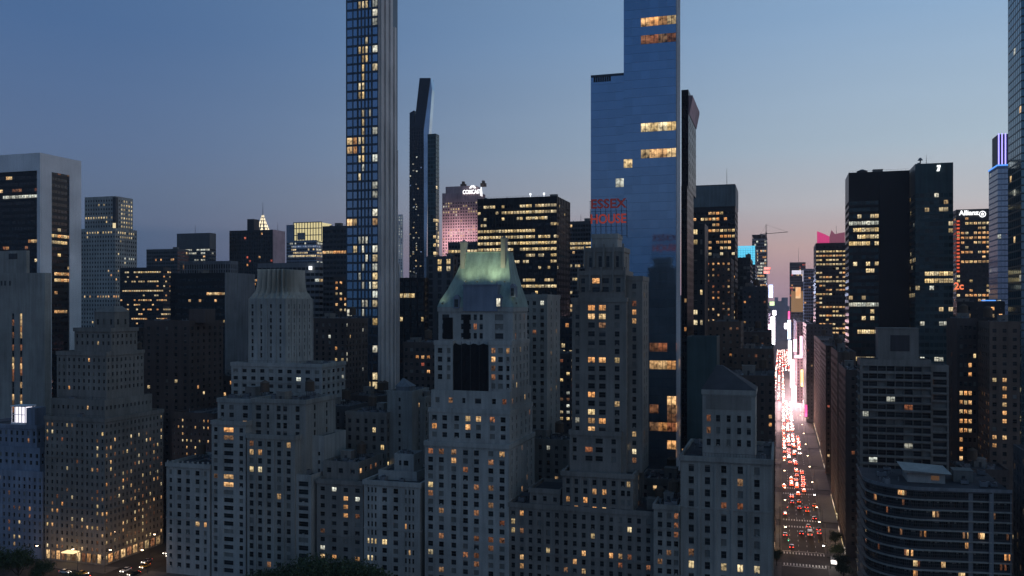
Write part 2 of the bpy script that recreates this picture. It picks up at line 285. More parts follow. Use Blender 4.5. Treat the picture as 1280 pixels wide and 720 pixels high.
def facade(mb, b, axis, fixed, a0, a1, z0, z1, st, sign, fronty):
    """one wall face with window openings sunk into it. axis 'x': runs along x at y=fixed; 'y': runs along y at x=fixed. sign: outward direction."""
    d = st.get('rec', .35) * -sign
    def P(a, off, z): return (a, fixed + off, z) if axis == 'x' else (fixed + off, a, z)
    fh = st.get('fh', 3.2); zb = z0 + st.get('base', 1.2); zt = z1 - st.get('top', 2.0)
    rows = max(0, int((zt - zb + .01) / fh)); hh = st.get('h', 1.7)
    W = a1 - a0
    if st.get('cols'): cols = [(a0 + W * f - wd / 2, a0 + W * f + wd / 2) for f, wd in (st['cols'] if axis == 'x' else st.get('scols', st['cols']))]
    else:
        mw = st.get('mw', 3.4) if axis == 'x' else st.get('smw', st.get('mw', 3.4)); n = int((W - .6) / mw); wd = st.get('w', 1.3)
        if n < 1: n = 0; cols = []
        else:
            m = W / n; wd = min(wd, m * .96) if st.get('fill') is None else m - st['fill']
            cols = [(a0 + m * (i + .5) - wd / 2, a0 + m * (i + .5) + wd / 2) for i in range(n)]
            if st.get('pair'):
                cols = [c for a, e in cols for c in ((a, (a + e) / 2 - st['pair']), ((a + e) / 2 + st['pair'], e))]
    if rows == 0 or not cols: mb.quad(P(a0, 0, z0), P(a1, 0, z0), P(a1, 0, z1), P(a0, 0, z1)); return
    zz = zt - rows * fh
    if zz > z0: mb.quad(P(a0, 0, z0), P(a1, 0, z0), P(a1, 0, zz), P(a0, 0, zz))
    mb.quad(P(a0, 0, zt), P(a1, 0, zt), P(a1, 0, z1), P(a0, 0, z1))
    band = st.get('unit') == 'floor'
    rg = b.rng; skip = st.get('skip'); pf = st.get('pf', b.pf); gl = st.get('glass', b.glass); kinds = st.get('kinds', b.kinds); pp = st.get('p', b.p) * (1.4 if gl == 'home' else 1)
    colshift = [rg.random() for _ in cols]
    for r in range(rows):
        f0 = zz + r * fh; w0 = f0 + (fh - hh) * st.get('sill', .5); w1 = w0 + hh
        mb.quad(P(a0, 0, f0), P(a1, 0, f0), P(a1, 0, w0), P(a0, 0, w0)); mb.quad(P(a0, 0, w1), P(a1, 0, w1), P(a1, 0, f0 + fh), P(a0, 0, f0 + fh))
        floor_p = None
        if pf is not None: floor_p = pf[1] * rg.uniform(.5, 1.2) if rg.random() < pf[0] else pf[2]
        fk = rg.choice(kinds)
        last = a0; unit = []; run = 0
        for ci, (c0, c1) in enumerate(cols):
            if skip and rg.random() < skip: continue
            if c0 > last + 1e-4: mb.quad(P(last, 0, w0), P(c0, 0, w0), P(c0, 0, w1), P(last, 0, w1))
            last = c1
            mb.quad(P(c0, 0, w0), P(c1, 0, w0), P(c1, d, w0), P(c0, d, w0)); mb.quad(P(c0, 0, w1), P(c1, 0, w1), P(c1, d, w1), P(c0, d, w1))
            mb.quad(P(c0, 0, w0), P(c0, d, w0), P(c0, d, w1), P(c0, 0, w1)); mb.quad(P(c1, 0, w0), P(c1, d, w0), P(c1, d, w1), P(c1, 0, w1))
            if gl == 'home' and not band:
                dd = .14 * sign; lo_, hi_ = c0 - .12, c1 + .12
                if axis == 'x': mb.box(lo_, hi_, min(fixed, fixed + dd), max(fixed, fixed + dd), w0 - .2, w0 - .02, bottom=False)
                else: mb.box(min(fixed, fixed + dd), max(fixed, fixed + dd), lo_, hi_, w0 - .2, w0 - .02, bottom=False)
                if rg.random() < .1 and c1 - c0 > 1:
                    ac = (c0 + c1) / 2; q0, q1 = sorted((fixed + d * .6, fixed + .3 * sign))
                    if axis == 'x': mb.box(ac - .32, ac + .32, q0, q1, w0, w0 + .42)
                    else: mb.box(q0, q1, ac - .32, ac + .32, w0, w0 + .42)
            cen = P((c0 + c1) / 2, d, (w0 + w1) / 2); px = proj(cen)
            p = pp if floor_p is None else floor_p; kk = fk if (floor_p is not None and rg.random() < .8) else rg.choice(kinds)
            for q in b.litrects:
                if len(q) > 6:
                    if axis == 'x' and q[0] <= px[0] <= q[2] and abs((HZ - F_PX * (cen[2] - CAMZ) / q[6]) - q[1]) < F_PX * fh / q[6] * .5: p = q[4]; kk = rg.choice(q[5]); break
                    continue
                if q[0] <= px[0] <= q[2] and q[1] <= px[1] <= q[3]:
                    p = q[4]; kk = rg.choice(q[5]) if len(q) > 5 else kk; break
            if run and floor_p: p = min(1, p * 1.6)
            u = rg.random(); k = kk if u < p else ('B' if (rg.random() < b.blinds and gl == 'home') else 'G' + gl)
            run = u < p
            unit.append((axis, cen, c1 - c0, w1 - w0, k, sign))
            if not band: b.units.append(unit); unit = []
        if last < a1 - 1e-4: mb.quad(P(last, 0, w0), P(a1, 0, w0), P(a1, 0, w1), P(last, 0, w1))
        if band and unit: b.units.append(unit)
    if st.get('pil') and len(cols) > 2:
        for (a_, e_), (f_, g_) in zip(cols, cols[1:]):
            mid = (e_ + f_) / 2
            if f_ - e_ < .9: continue
            hw_ = min(.38, (f_ - e_) * .22); q0, q1 = sorted((fixed, fixed + sign * .28))
            if axis == 'x': mb.box(mid - hw_, mid + hw_, q0, q1, zz, zt)
            else: mb.box(q0, q1, mid - hw_, mid + hw_, zz, zt)
    # vertical fins / horizontal slab edges / string courses stand proud of the wall
    pr = st.get('fin')
    if pr:
        ev_, dp, wd = pr; n = max(1, len(cols) // max(1, ev_))
        for i in range(n + 1):
            a = a0 + W * i / n; lo, hi = max(a0, a - wd / 2), min(a1, a + wd / 2)
            if axis == 'x': mb.box(lo, hi, min(fixed, fixed + sign * dp), max(fixed, fixed + sign * dp) - .002, z0, z1 - .05)
            else: mb.box(min(fixed, fixed + sign * dp), max(fixed, fixed + sign * dp), lo, hi, z0, z1 - .05)
    for k in range(1, rows + 1):
        ev = st.get('ledge')
        if ev and k % ev == 0 and rows - k > 1:
            z = zz + k * fh - .15; dp = st.get('ledge_d', .3)
            if axis == 'x': mb.box(a0 - .05, a1 + .05, min(fixed, fixed + sign * dp), max(fixed, fixed + sign * dp), z, z + .4)
            else: mb.box(min(fixed, fixed + sign * dp), max(fixed, fixed + sign * dp), a0 + .02, a1 - .02, z + .003, z + .397)

def tier(b, xl, xc, xr, yt, Y, st, wall='lime', z0=None, dep=None, par=1.1, cornice=0.0, roof='roof', world=None, ztop=None, round_=0):
    if world: x0, x1, y0, y1 = world
    elif b.side == 'L':
        x0, x1, y0 = X_at(xl, Y), X_at(xc, Y), Y
        y1 = Y + dep if dep else min(Y_at(xr, x1), Y + 90)
    else:
        x0, x1, y0 = (X_at(xl, Y + dep) if dep else X_at(xc, Y)), X_at(xr, Y), Y
        y1 = Y + dep if dep else min(Y_at(xl, x0), Y + 90)
    z1 = ztop if ztop else Z_at(yt, x1 if b.side == 'L' else x0, Y)
    if z0 is None: z0 = 0 if not b.tiers else b.tiers[-1][5] - par - .02
    b.ensure((x0 + x1) / 2, y0); mb = MB(); zr = z1 - par
    facade(mb, b, 'x', y0, x0, x1, z0, z1, st, -1, y0)
    vis = x1 if b.side == 'L' else x0; oth = x0 if b.side == 'L' else x1; sg = 1 if b.side == 'L' else -1
    sst = dict(st); sst.update(st.get('side', {}))
    facade(mb, b, 'y', vis, y0, y1, z0, z1, sst, sg, y0)
    mb.quad((oth, y0, z0), (oth, y1, z0), (oth, y1, z1), (oth, y0, z1)); mb.quad((x0, y1, z0), (x1, y1, z0), (x1, y1, z1), (x0, y1, z1))
    b.part('wall', mb, S[wall])
    t = .35; rf = MB(); rf.quad((x0 + t, y0 + t, zr), (x1 - t, y0 + t, zr), (x1 - t, y1 - t, zr), (x0 + t, y1 - t, zr)); b.part('roof', rf, S[roof])
    pp = MB(); c = cornice; o = .003
    for (ax, bx, ay, by) in ((x0 - c - o, x1 + c + o, y0 - c - o, y0 + t), (x0 - c - o, x1 + c + o, y1 - t, y1 + c + o), (x0 - c - o, x0 + t, y0 + t, y1 - t), (x1 - t, x1 + c + o, y0 + t, y1 - t)):
        pp.box(ax, bx, ay, by, zr - (.5 if c else .02), z1 + .03)
    if c >= .3 and x1 - x0 < 80:
        nd = int((x1 - x0) / .9)
        for i in range(nd): a = x0 + (x1 - x0) * (i + .3) / nd; pp.box(a, a + .35, y0 - c * .7, y0 - .004, zr - 1.0, zr - .5)
        for i in range(int((y1 - y0) / .9)):
            a = y0 + .3 + i * .9; q0, q1 = sorted((vis + sg * .004, vis + sg * c * .7)); pp.box(q0, q1, a, a + .35, zr - 1.0, zr - .5)
    b.part('cornice' if c else 'parapet', pp, S[wall])
    b.tiers.append((x0, x1, y0, y1, z0, z1, zr)); occ(x0, x1, y0, y1, z0, z1)
    return b.tiers[-1]

def tank(b, x, y, z, r=1.9, h=3.6):
    m = MB()
    for a in range(4): cx, cy_ = x + r * .7 * math.cos(a * 1.571 + .78), y + r * .7 * math.sin(a * 1.571 + .78); m.tube((cx, cy_, z), (cx, cy_, z + 2.6), .12, 4)
    m.box(x - r * .8, x + r * .8, y - r * .8, y + r * .8, z + 2.5, z + 2.7); st_ = b.part('tank_stand', m, S['steel'])
    m = MB(); m.cyl(x, y, z + 2.7, z + 2.7 + h, r, r * .96, 14); m.cyl(x, y, z + 2.7 + h, z + 2.7 + h + 1.2, r * 1.08, .1, 14); b.part('water_tank', m, S['wood'])
def clutter(b, t, n=4, tanks=0, bulk=True, seed=0, keep=None):
    rg = random.Random(hash_str(b.label) + seed); x0, x1, y0, y1, z0, z1, zr = t
    if x1 - x0 < 6 or y1 - y0 < 6: return
    kx0, kx1, ky0, ky1 = keep or (1e9, 1e9, 1e9, 1e9)
    def free(x, y, r): return not (kx0 - r < x < kx1 + r and ky0 - r < y < ky1 + r)
    if bulk:
        for _ in range(6):
            w_, d_, h_ = rg.uniform(3, 6), rg.uniform(3, 6), rg.uniform(2.5, 4.2); x = rg.uniform(x0 + w_ / 2 + .6, max(x0 + w_ / 2 + .7, x1 - w_ / 2 - .6)); y = rg.uniform(y0 + d_ / 2 + 1, max(y0 + d_ / 2 + 1.1, y1 - d_ / 2 - 1))
            if free(x, y, 3.4) and w_ < x1 - x0 - 2 and d_ < y1 - y0 - 2:
                m = MB(); m.box(x - w_ / 2, x + w_ / 2, y - d_ / 2, y + d_ / 2, zr, zr + h_); m.box(x - w_ / 2 - .15, x + w_ / 2 + .15, y - d_ / 2 - .15, y + d_ / 2 + .15, zr + h_, zr + h_ + .25)
                m.box(x - .5, x + .5, y - d_ / 2 - .05, y - d_ / 2, zr + .02, zr + 2.1, 1); b.part('stair_bulkhead', m, [S['tan'], S['steel']]); break
    for i in range(int(n * 1.6)):
        x, y = rg.uniform(x0 + 1.6, x1 - 1.6), rg.uniform(y0 + 1.6, y1 - 1.6)
        if not free(x, y, 1.5): continue
        m = MB(); w_, d_, h_ = rg.uniform(.8, 1.4), rg.uniform(.7, 1.3), rg.uniform(.9, 2); m.box(x - w_, x + w_, y - d_, y + d_, zr + .3, zr + h_); m.cyl(x, y, zr + h_, zr + h_ + .25, min(w_, d_) * .8, n=10, mi=1)
        for sx in (-.8, .8): m.box(x + sx * w_ - .1, x + sx * w_ + .1, y - d_, y + d_, zr, zr + .3, 1)
        b.part('cooling_unit', m, [S['metal'], S['steel']])
    if n >= 2:
        m = MB()
        for i in range(n + 2):
            x, y = rg.uniform(x0 + 1, x1 - 1), rg.uniform(y0 + 1, y1 - 1)
            if free(x, y, .6): m.cyl(x, y, zr, zr + rg.uniform(.8, 2.2), .16, n=7); m.cyl(x, y, zr + .5, zr + .8, .3, .2, n=7)
        x = rg.uniform(x0 + 2, x1 - 4)
        if free(x, (y0 + y1) / 2, 2): m.box(x, x + .7, y0 + 1.2, y1 - 1.5, zr + .3, zr + .9); m.box(x, x + 3, y0 + 1.2, y0 + 1.9, zr + .32, zr + .88)
        if m.f: b.part('roof_vent', m, S['metal'])
        m = MB(); hh_ = z1 + .95; nn = int((x1 - x0) / 2)
        for i in range(nn + 1): xx = x0 + .18 + (x1 - x0 - .36) * i / nn; m.tube((xx, y0 + .18, z1), (xx, y0 + .18, hh_), .035, 4)
        m.tube((x0 + .18, y0 + .18, hh_), (x1 - .18, y0 + .18, hh_), .045, 4)
        if rg.random() < .6: b.part('roof_railing', m, S['steel'])
    for i in range(tanks):
        x, y = rg.uniform(x0 + 2.6, x1 - 2.6), rg.uniform((y0 + y1) / 2, y1 - 2.6)
        if free(x, y, 2): tank(b, x, y, zr)
def mast(b, x, y, z, h, r=.15):
    m = MB(); m.tube((x, y, z), (x, y, z + h), r, 5, r2=r * .4)
    for k in range(3): m.tube((x - .5, y, z + h * (.4 + .15 * k)), (x + .5, y, z + h * (.4 + .15 * k)), .05, 4)
    b.part('antenna', m, S['steel'])

# facade styles
def sty(**k): return k
APT = sty(fh=3.05, mw=3.2, w=1.35, h=1.75, ledge=9)
APT2 = sty(fh=3.05, mw=4.0, w=1.9, h=1.85, ledge=8)
OFF = sty(fh=3.9, mw=2.2, fill=.35, h=2.3, unit='floor', rec=.25)
OFFW = sty(fh=3.9, mw=3.2, fill=.5, h=2.2, unit='floor', rec=.3)
BLANK = sty(fh=3.9, mw=999)

# ------------------------------------------------------------------ front row along the park (facade line CPS)
def fin(b): ALL.append(b); return b
ALL = []
# apartment hotel on the far side of the cross avenue, warm windows
b = Bld('apartment_hotel', 'tall stepped stone apartment hotel with many small warm lit windows above the street corner', 'building', 'L', p=.16, kinds='wwyd', lit=[(56, 540, 120, 612, .12, 'wyd'), (110, 535, 195, 690, .36, 'wydd'), (56, 645, 130, 700, .34, 'wyd'), (60, 380, 190, 530, .03, 'w'), (56, 535, 66, 612, .8, 'y'), (92, 492, 118, 500, .8, 'c')])
st = sty(fh=3.0, mw=2.35, w=1.0, h=1.5, ledge=7, ledge_d=.35)
t1 = tier(b, 56, 131, 195, 523, 300, st, 'tan', cornice=.3, dep=36)
t2 = tier(b, 64, 131, 189, 500, 304, st, 'tan', dep=29); t3 = tier(b, 71, 133, 184, 440, 308, st, 'tan', cornice=.3, dep=23)
t4 = tier(b, 93, 139, 178, 410, 311, st, 'tan', cornice=.4, dep=16); t5 = tier(b, 118, 143, 160, 390, 314, sty(fh=4.5, mw=3, w=1.2, h=2.4), 'tan', dep=9)
m = MB(); x0, x1, y0, y1, _, zt, _ = t5; m.hull([(x0 - .3, y0 - .3, zt), (x1 + .3, y0 - .3, zt), (x1 + .3, y1 + .3, zt), (x0 - .3, y1 + .3, zt)], [(x0 + 2, y0 + 2, zt + 2.6), (x1 - 2, y0 + 2, zt + 2.6), (x1 - 2, y1 - 2, zt + 2.6), (x0 + 2, y1 - 2, zt + 2.6)]); b.part('roof_cap', m, S['tan'])
m = MB()
for i in range(11):
    a = t1[0] + 1 + (t1[1] - t1[0] - 2) * i / 11; m.quad((a, 299.93, .8), (a + 1.7, 299.93, .8), (a + 1.7, 299.93, 4.4), (a, 299.93, 4.4), i % 2, True)
for i in range(9):
    a = 302 + 33 * i / 9; m.quad((t1[1] + .07, a, .8), (t1[1] + .07, a + 2.4, .8), (t1[1] + .07, a + 2.4, 4.2), (t1[1] + .07, a, 4.2), i % 2, True)
b.part('lobby_window', m, [LIT['w'], LIT['d']]); m = MB(); m.box(t1[0] + 12, t1[0] + 18, 296.4, 299.9, 4.7, 5.1); b.part('entrance_canopy', m, emit('canopy_glow', (1, .7, .35), 1.6))
for t in (t1, t2, t3): clutter(b, t, 5, 0, keep=(t4[0] - 4, t4[1] + 4, t4[2] - 3, t4[3] + 4), bulk=False)
fin(b)
b = Bld('hotel', 'blue-grey hotel at the edge of the view with a glowing white rooftop lantern', 'building', 'L', p=.07, kinds='wdd', lit=[(0, 590, 56, 690, .16, 'wd')])
t1 = tier(b, -60, 53, 58, 590, 300, sty(fh=3.1, mw=2.6, w=1.1, h=1.7, ledge=4), 'bluestone', dep=40); t2 = tier(b, -40, 50, 54, 560, 304, APT, 'bluestone', dep=30); t3 = tier(b, -30, 46, 50, 532, 307, sty(fh=3.1, mw=2.8, w=1.2, h=1.9), 'bluestone', dep=24, cornice=.3)
x = X_at(28, 313); z = t3[5]; z1 = Z_at(508, x, 313)
m = MB(); m.box(x - 4.4, x + 3.4, 311, 317, z - 1, z + .2, 1)
for i in range(5):
    for j in (311.2, 316.6): m.box(x - 4.3 + i * 1.85, x - 4.05 + i * 1.85, j, j + .25, z, z1, 1)
m.box(x - 4.6, x + 3.6, 310.9, 317.1, z1, z1 + .5, 1); m.box(x - 4.3, x + 3.3, 311.3, 311.4, z + (z1 - z) * .5, z + (z1 - z) * .5 + .25, 1); lan = b.part('lantern_frame', m, [S['white'], S['white']])
m = MB(); m.box(x - 3.6, x + 2.6, 312.2, 315.8, z, z1 - .4); b.part('lantern_light', m, emit('lantern_glow', (.95, .9, 1), 1.3))
m = MB(); m.box(x + 4.2, x + 9, 311, 317, z - 1, z1 - .3); b.part('penthouse', m, S['bluestone']); fin(b)

# pale apartment house just past the cross avenue: three wings of different height
b = Bld('apartment_house', 'pale low-rise corner wing with square dark windows and a notched parapet beside the cross avenue', 'building', 'L', p=.03, kinds='dwd')
t = tier(b, 208, 262, 266, 581, CPS, sty(fh=3.35, cols=[(.1, 1.3), (.3, 1.9), (.5, 1.9), (.72, 1.9), (.9, 1.3)], h=1.9, mw=3.4, ledge=6, w=1.4), 'lime', cornice=.35, dep=26); clutter(b, t, 3, 1)
m = MB()
for i in range(9): xx = t[0] + .4 + (t[1] - t[0] - 1.4) * i / 8; m.box(xx, xx + .6, t[2] - .3, t[2] + .3, t[5] + .03, t[5] + .9)
b.part('finial', m, S['lime']); fin(b)
b = Bld('apartment_house', 'pale apartment house with wide triple windows and a stepped roof, pleated tower behind', 'building', 'L', p=.035, kinds='dwy', lit=[(285, 532, 293, 540, .9, 'w'), (284, 590, 296, 615, .7, 'w')])
TRI = sty(fh=3.05, cols=[(.12, 1.7), (.5, 4.4), (.87, 1.7)], h=1.75, scols=[(.3, 1.6), (.6, 1.6)], ledge=0)
t1 = tier(b, 264.5, 307, 312, 527, CPS, TRI, 'lime', cornice=.3, dep=30); t2 = tier(b, 272, 318, 322, 499, CPS + 6, sty(fh=3.05, cols=[(.13, 1.5), (.38, 2.1), (.75, 2.4)], h=1.8), 'lime', cornice=.3, dep=22, z0=30); clutter(b, t1, 1, 0, False); clutter(b, t2, 4, 1); fin(b)
b = Bld('apartment_house', 'apartment house of long window columns, two stacked pairs of windows glowing yellow', 'building', 'L', p=.03, kinds='dwd', lit=[(310, 560, 329, 568, .95, 'w'), (310, 578, 329, 588, 1, 'y'), (331, 618, 350, 626, .6, 'w'), (308, 683, 318, 690, 1, 'y')])
COLS = sty(fh=3.3, pil=1, cols=[(.09, 1.8), (.27, 1.8), (.46, 1.8), (.67, 1.8), (.87, 1.8)], h=2.1, ledge=0, scols=[(.2, 1.5), (.5, 1.5), (.8, 1.5)])
t1 = tier(b, 309, 368.5, 372, 545, CPS - .4, COLS, 'lime2', cornice=.35, dep=30); t2 = tier(b, 315, 382, 388, 500, CPS + 4, sty(fh=3.3, cols=[(.12, 2.4), (.3, 1.2), (.5, 1.8), (.62, 1.8), (.85, 1.8)], h=2.2, scols=[(.3, 1.5), (.7, 1.5)]), 'lime2', cornice=.3, dep=24, z0=40); clutter(b, t1, 0, 0, False); clutter(b, t2, 6, 1); fin(b)
b = Bld('apartment_house', 'narrow pale wing of wide window bands below a blank white-grey stair block', 'building', 'L', p=.03, kinds='w')
t1 = tier(b, 369.5, 389, 394, 594, CPS + .3, sty(fh=3.05, cols=[(.5, 4.2)], h=1.9, scols=[(.5, 1.5)]), 'lime', dep=30); t2 = tier(b, 380, 405, 409, 545, CPS + 9, sty(fh=3.3, cols=[(.25, 1.1), (.75, 1)], h=1.5, skip=.5, scols=[(.5, 1)]), 'lime', dep=18, z0=20); clutter(b, t1, 1, 0, False, keep=(-999, 999, CPS + 8, 999)); clutter(b, t2, 1, 0, False); fin(b)

# darker apartment house with warm windows
b = Bld('apartment_house', 'dim brown apartment house with scattered orange windows between two pale ones, trees below', 'building', 'L', p=.22, kinds='wddwc', blinds=.05)
t = tier(b, 396, 454, 458, 602, CPS + 2, sty(fh=3.2, mw=3.9, w=1.9, h=1.6, ledge=5), 'tan', cornice=.3, dep=34); t2 = tier(b, 404, 448, 452, 578, CPS + 7, APT2, 'tan', dep=22); clutter(b, t2, 5, 1); fin(b)
b = Bld('apartment_house', 'square pale apartment house with narrow triple windows and a blocky white penthouse on its roof', 'building', 'L', p=.02, kinds='w', lit=[(458, 675, 484, 684, .9, 'y'), (458, 696, 466, 702, .9, 'y')])
t = tier(b, 455, 525, 529, 604, CPS, sty(fh=3.15, cols=[(.08, .75), (.145, .75), (.21, .75), (.37, 1.9), (.57, 1.9), (.75, .75), (.815, .75), (.88, .75)], h=1.9, scols=[(.2, 1.4), (.5, 1.4), (.8, 1.4)], ledge=7), 'lime', cornice=.45, dep=30)
t2 = tier(b, 473, 521, 525, 590, CPS + 8, sty(fh=3, cols=[(.2, 1.2), (.5, 1), (.8, 1.2)], h=1.7), 'lime', dep=16); t3 = tier(b, 493, 517, 520, 568, CPS + 11, sty(fh=3, cols=[(.3, 1), (.6, 2)], h=1.9), 'lime', dep=9)
clutter(b, t, 4, 0, False, keep=(t2[0], t2[1], t2[2], t2[3])); clutter(b, t3, 2, 0, False); fin(b)

# hotel tower with the floodlit green copper roof
b = Bld('hotel_tower', 'pale stone tower crowned by a steep green copper roof lit from below, with twin chimneys', 'building', 'L', p=.07, kinds='ddwd', blinds=.3, glass='home',
        lit=[(531, 523, 600, 534, .55, 'w'), (531, 560, 575, 572, .75, 'd'), (590, 672, 632, 682, .6, 'd'), (532, 684, 546, 692, 1, 'y'), (532, 602, 546, 612, 1, 'y'), (617, 504, 632, 514, .8, 'c'), (580, 492, 592, 500, 1, 'w'), (545, 610, 640, 720, .14, 'd')])
HC = [(.07, 1.9), (.2, 1.9), (.35, 1.9), (.49, 1.9), (.62, 1.9), (.79, 1.9), (.92, 1.9)]
st = sty(fh=3.05, cols=HC, h=1.9, ledge=0, scols=[(.12, 1.5), (.3, 1.5), (.5, 1.5), (.7, 1.5), (.88, 1.5)])
t1 = tier(b, 531, 636, 652, 556, CPS, st, 'lime', cornice=.3, dep=34)
t2 = tier(b, 536, 637, 655, 513, CPS + 2.2, st, 'lime', cornice=.25, dep=30)
t3 = tier(b, 539, 637.5, 656, 490, CPS + 3.6, sty(fh=3.2, cols=[(.08, 1.6), (.25, 1.6), (.42, 1.2), (.6, 2.4), (.8, 1.5), (.93, 1.5)], h=1.9, scols=st['scols']), 'lime', dep=28)
# pavilions left and right of the netted centre bay
YP = CPS + 5
t4 = tier(b, 543, 566, 567, 426, YP, sty(fh=3.2, cols=[(.3, 1.8), (.78, 1.4)], h=1.9), 'lime', dep=24, z0=t3[6], cornice=.2)
t5 = tier(b, 611, 639, 657, 426, YP + .02, sty(fh=3.2, cols=[(.2, 1.5), (.52, 1.8), (.85, 1.2)], h=1.9, scols=st['scols']), 'lime', dep=24, z0=t3[6], cornice=.2)
t6 = tier(b, 565.8, 611.2, 612, 426, YP + 2.5, sty(fh=3.2, cols=[(.3, 1.2), (.7, 1.2)], h=1.9), 'lime', dep=20, z0=t3[6])
t7 = tier(b, 548, 641, 655, 384, YP + 3.4, sty(fh=3.4, cols=[(.1, 2.8), (.33, 1.3), (.42, 1.3), (.5, 1.3), (.58, 1.3), (.82, 3.2)], h=2.1, scols=[(.2, 1.4), (.5, 1.4), (.8, 1.4)]), 'lime', dep=19, z0=t4[6], cornice=.3)
bx0, bx1, by0, by1, _, bz, bzr = t7
# netting panel over the centre bay
xa, xb = X_at(566.5, YP + .5), X_at(610.5, YP + .5); za, zb = Z_at(491, xa, YP), Z_at(430, xa, YP)
m = MB(); n = 14
for i in range(n):
    for j in range(10):
        f = lambda a, c: (xa + (xb - xa) * a / n, YP + .45 + .22 * math.sin(a * 1.9 + c * .7) * math.sin(c * 1.3), za + (zb - za) * c / 10 + (.35 * math.sin(a * 1.7) if c == 10 else 0))
        m.quad(f(i, j), f(i + 1, j), f(i + 1, j + 1), f(i, j + 1))
for i in range(5): xx = xa + (xb - xa) * i / 4; m.tube((xx, YP + .1, za - .5), (xx, YP + .1, zb + 1), .09, 4, 1)
o = b.part('scaffold_netting', m, [stone('netting_black', (.012, .012, .014), .9), S['steel']])
m = MB(); m.box(X_at(575.5, YP), X_at(583, YP), YP + 3.1, YP + 3.35, Z_at(424, xa, YP), Z_at(393, xa, YP)); m.box(X_at(550, YP), X_at(562, YP), YP + 3.05, YP + 3.3, Z_at(424, xa, YP), Z_at(397, xa, YP)); b.part('dark_hoarding', m, MC['netting_black'])  # flat dark panels set just before the wall
# the mansard: steep, slightly flared, standing-seam copper
zt = Z_at(317, (bx0 + bx1) / 2, (by0 + by1) / 2); tx0, tx1 = X_at(583, by0 + 8), X_at(636, by0 + 8); ty0, ty1 = by0 + 7, by1 - 6
lev = []
for k, (f, g_) in enumerate([(0, 0), (.12, .10), (.32, .36), (.6, .66), (1, 1)]):
    q = lambda a, c: a + (c - a) * g_
    lev.append((q(bx0 - .3, tx0), q(bx1 + .3, tx1), q(by0 - .3, ty0), q(by1 + .3, ty1), bz + .1 + (zt - bz) * f))
m = MB()
for (a, c) in zip(lev, lev[1:]):
    m.hull([(a[0], a[2], a[4]), (a[1], a[2], a[4]), (a[1], a[3], a[4]), (a[0], a[3], a[4])], [(c[0], c[2], c[4]), (c[1], c[2], c[4]), (c[1], c[3], c[4]), (c[0], c[3], c[4])])
rf = b.part('copper_roof', m, S['copper'])
m = MB()
for (a, c) in zip(lev, lev[1:]):
    for i in range(21):
        f = i / 20; m.tube((a[0] + (a[1] - a[0]) * f, a[2], a[4]), (c[0] + (c[1] - c[0]) * f, c[2], c[4]), .07, 4)
    for i in range(15):
        f = i / 14; m.tube((a[1], a[2] + (a[3] - a[2]) * f, a[4]), (c[1], c[2] + (c[3] - c[2]) * f, c[4]), .07, 4)
o = b.part('roof_seam', m, S['copper'], rf)
a = lev[-1]; m = MB(); m.box(a[0] - .2, a[1] + .2, a[2] - .2, a[3] + .2, a[4], a[4] + .35); b.part('roof_ridge', m, S['copper'], rf)
for px, yb, yt in ((580, 335, 302), (630.5, 330, 297)):
    xx = X_at(px, by0 + 7); m = MB(); zc = Z_at(yt, xx, by0 + 7); m.box(xx - .85, xx + .85, by0 + 5.2, by0 + 8.6, bz + 4, zc); m.box(xx - 1.05, xx + 1.05, by0 + 5.0, by0 + 8.8, zc - .8, zc - .4); m.box(xx - .4, xx + .4, by0 + 6.4, by0 + 7.4, zc, zc + .6); b.part('chimney', m, S['lime2'])
# big wall dormer with its gable, small dormers
xa, xb = X_at(579, by0 - .6), X_at(622, by0 - .6); m = MB(); zd = Z_at(357, xa, by0); m.box(xa, xb, by0 - .6, by0 + 7, bz - 1.5, zd); m.box(xa - .3, xb + .3, by0 - .9, by0 + 7, zd, zd + .4)
for fx in (.03, .97): m.cyl(xa + (xb - xa) * fx, by0 - .2, zd + .4, zd + 1.7, .25, .05, 6)
d = b.part('wall_dormer', m, S['bluestone'])
def dormer(px, yb, yt, w_, k):
    xx = X_at(px, by0 - .4); z0_, z1_ = Z_at(yb, xx, by0), Z_at(yt, xx, by0); m = MB(); m.box(xx - w_ / 2 - .3, xx + w_ / 2 + .3, by0 - .95, by0 + 2.5, z0_ - .4, z1_ + .5); m.hull([(xx - w_ / 2 - .4, by0 - 1, z1_ + .5), (xx + w_ / 2 + .4, by0 - 1, z1_ + .5), (xx + w_ / 2 + .4, by0 + 2, z1_ + .5), (xx - w_ / 2 - .4, by0 + 2, z1_ + .5)], [(xx - .1, by0 - 1, z1_ + 1.6), (xx + .1, by0 - 1, z1_ + 1.6), (xx + .1, by0 + 2, z1_ + 1.6), (xx - .1, by0 + 2, z1_ + 1.6)])
    d = b.part('dormer', m, S['bluestone']); m = MB(); m.quad((xx - w_ / 2, by0 - .965, z0_), (xx + w_ / 2, by0 - .965, z0_), (xx + w_ / 2, by0 - .965, z1_), (xx - w_ / 2, by0 - .965, z1_), 0, True); b.part('window', m, LIT[k] if k in LIT else G['home'], d)
dormer(623.5, 383, 373, 1.4, 'c'); dormer(571, 384, 374, 1.6, 'x'); dormer(641, 370, 360, 1.2, 'x')
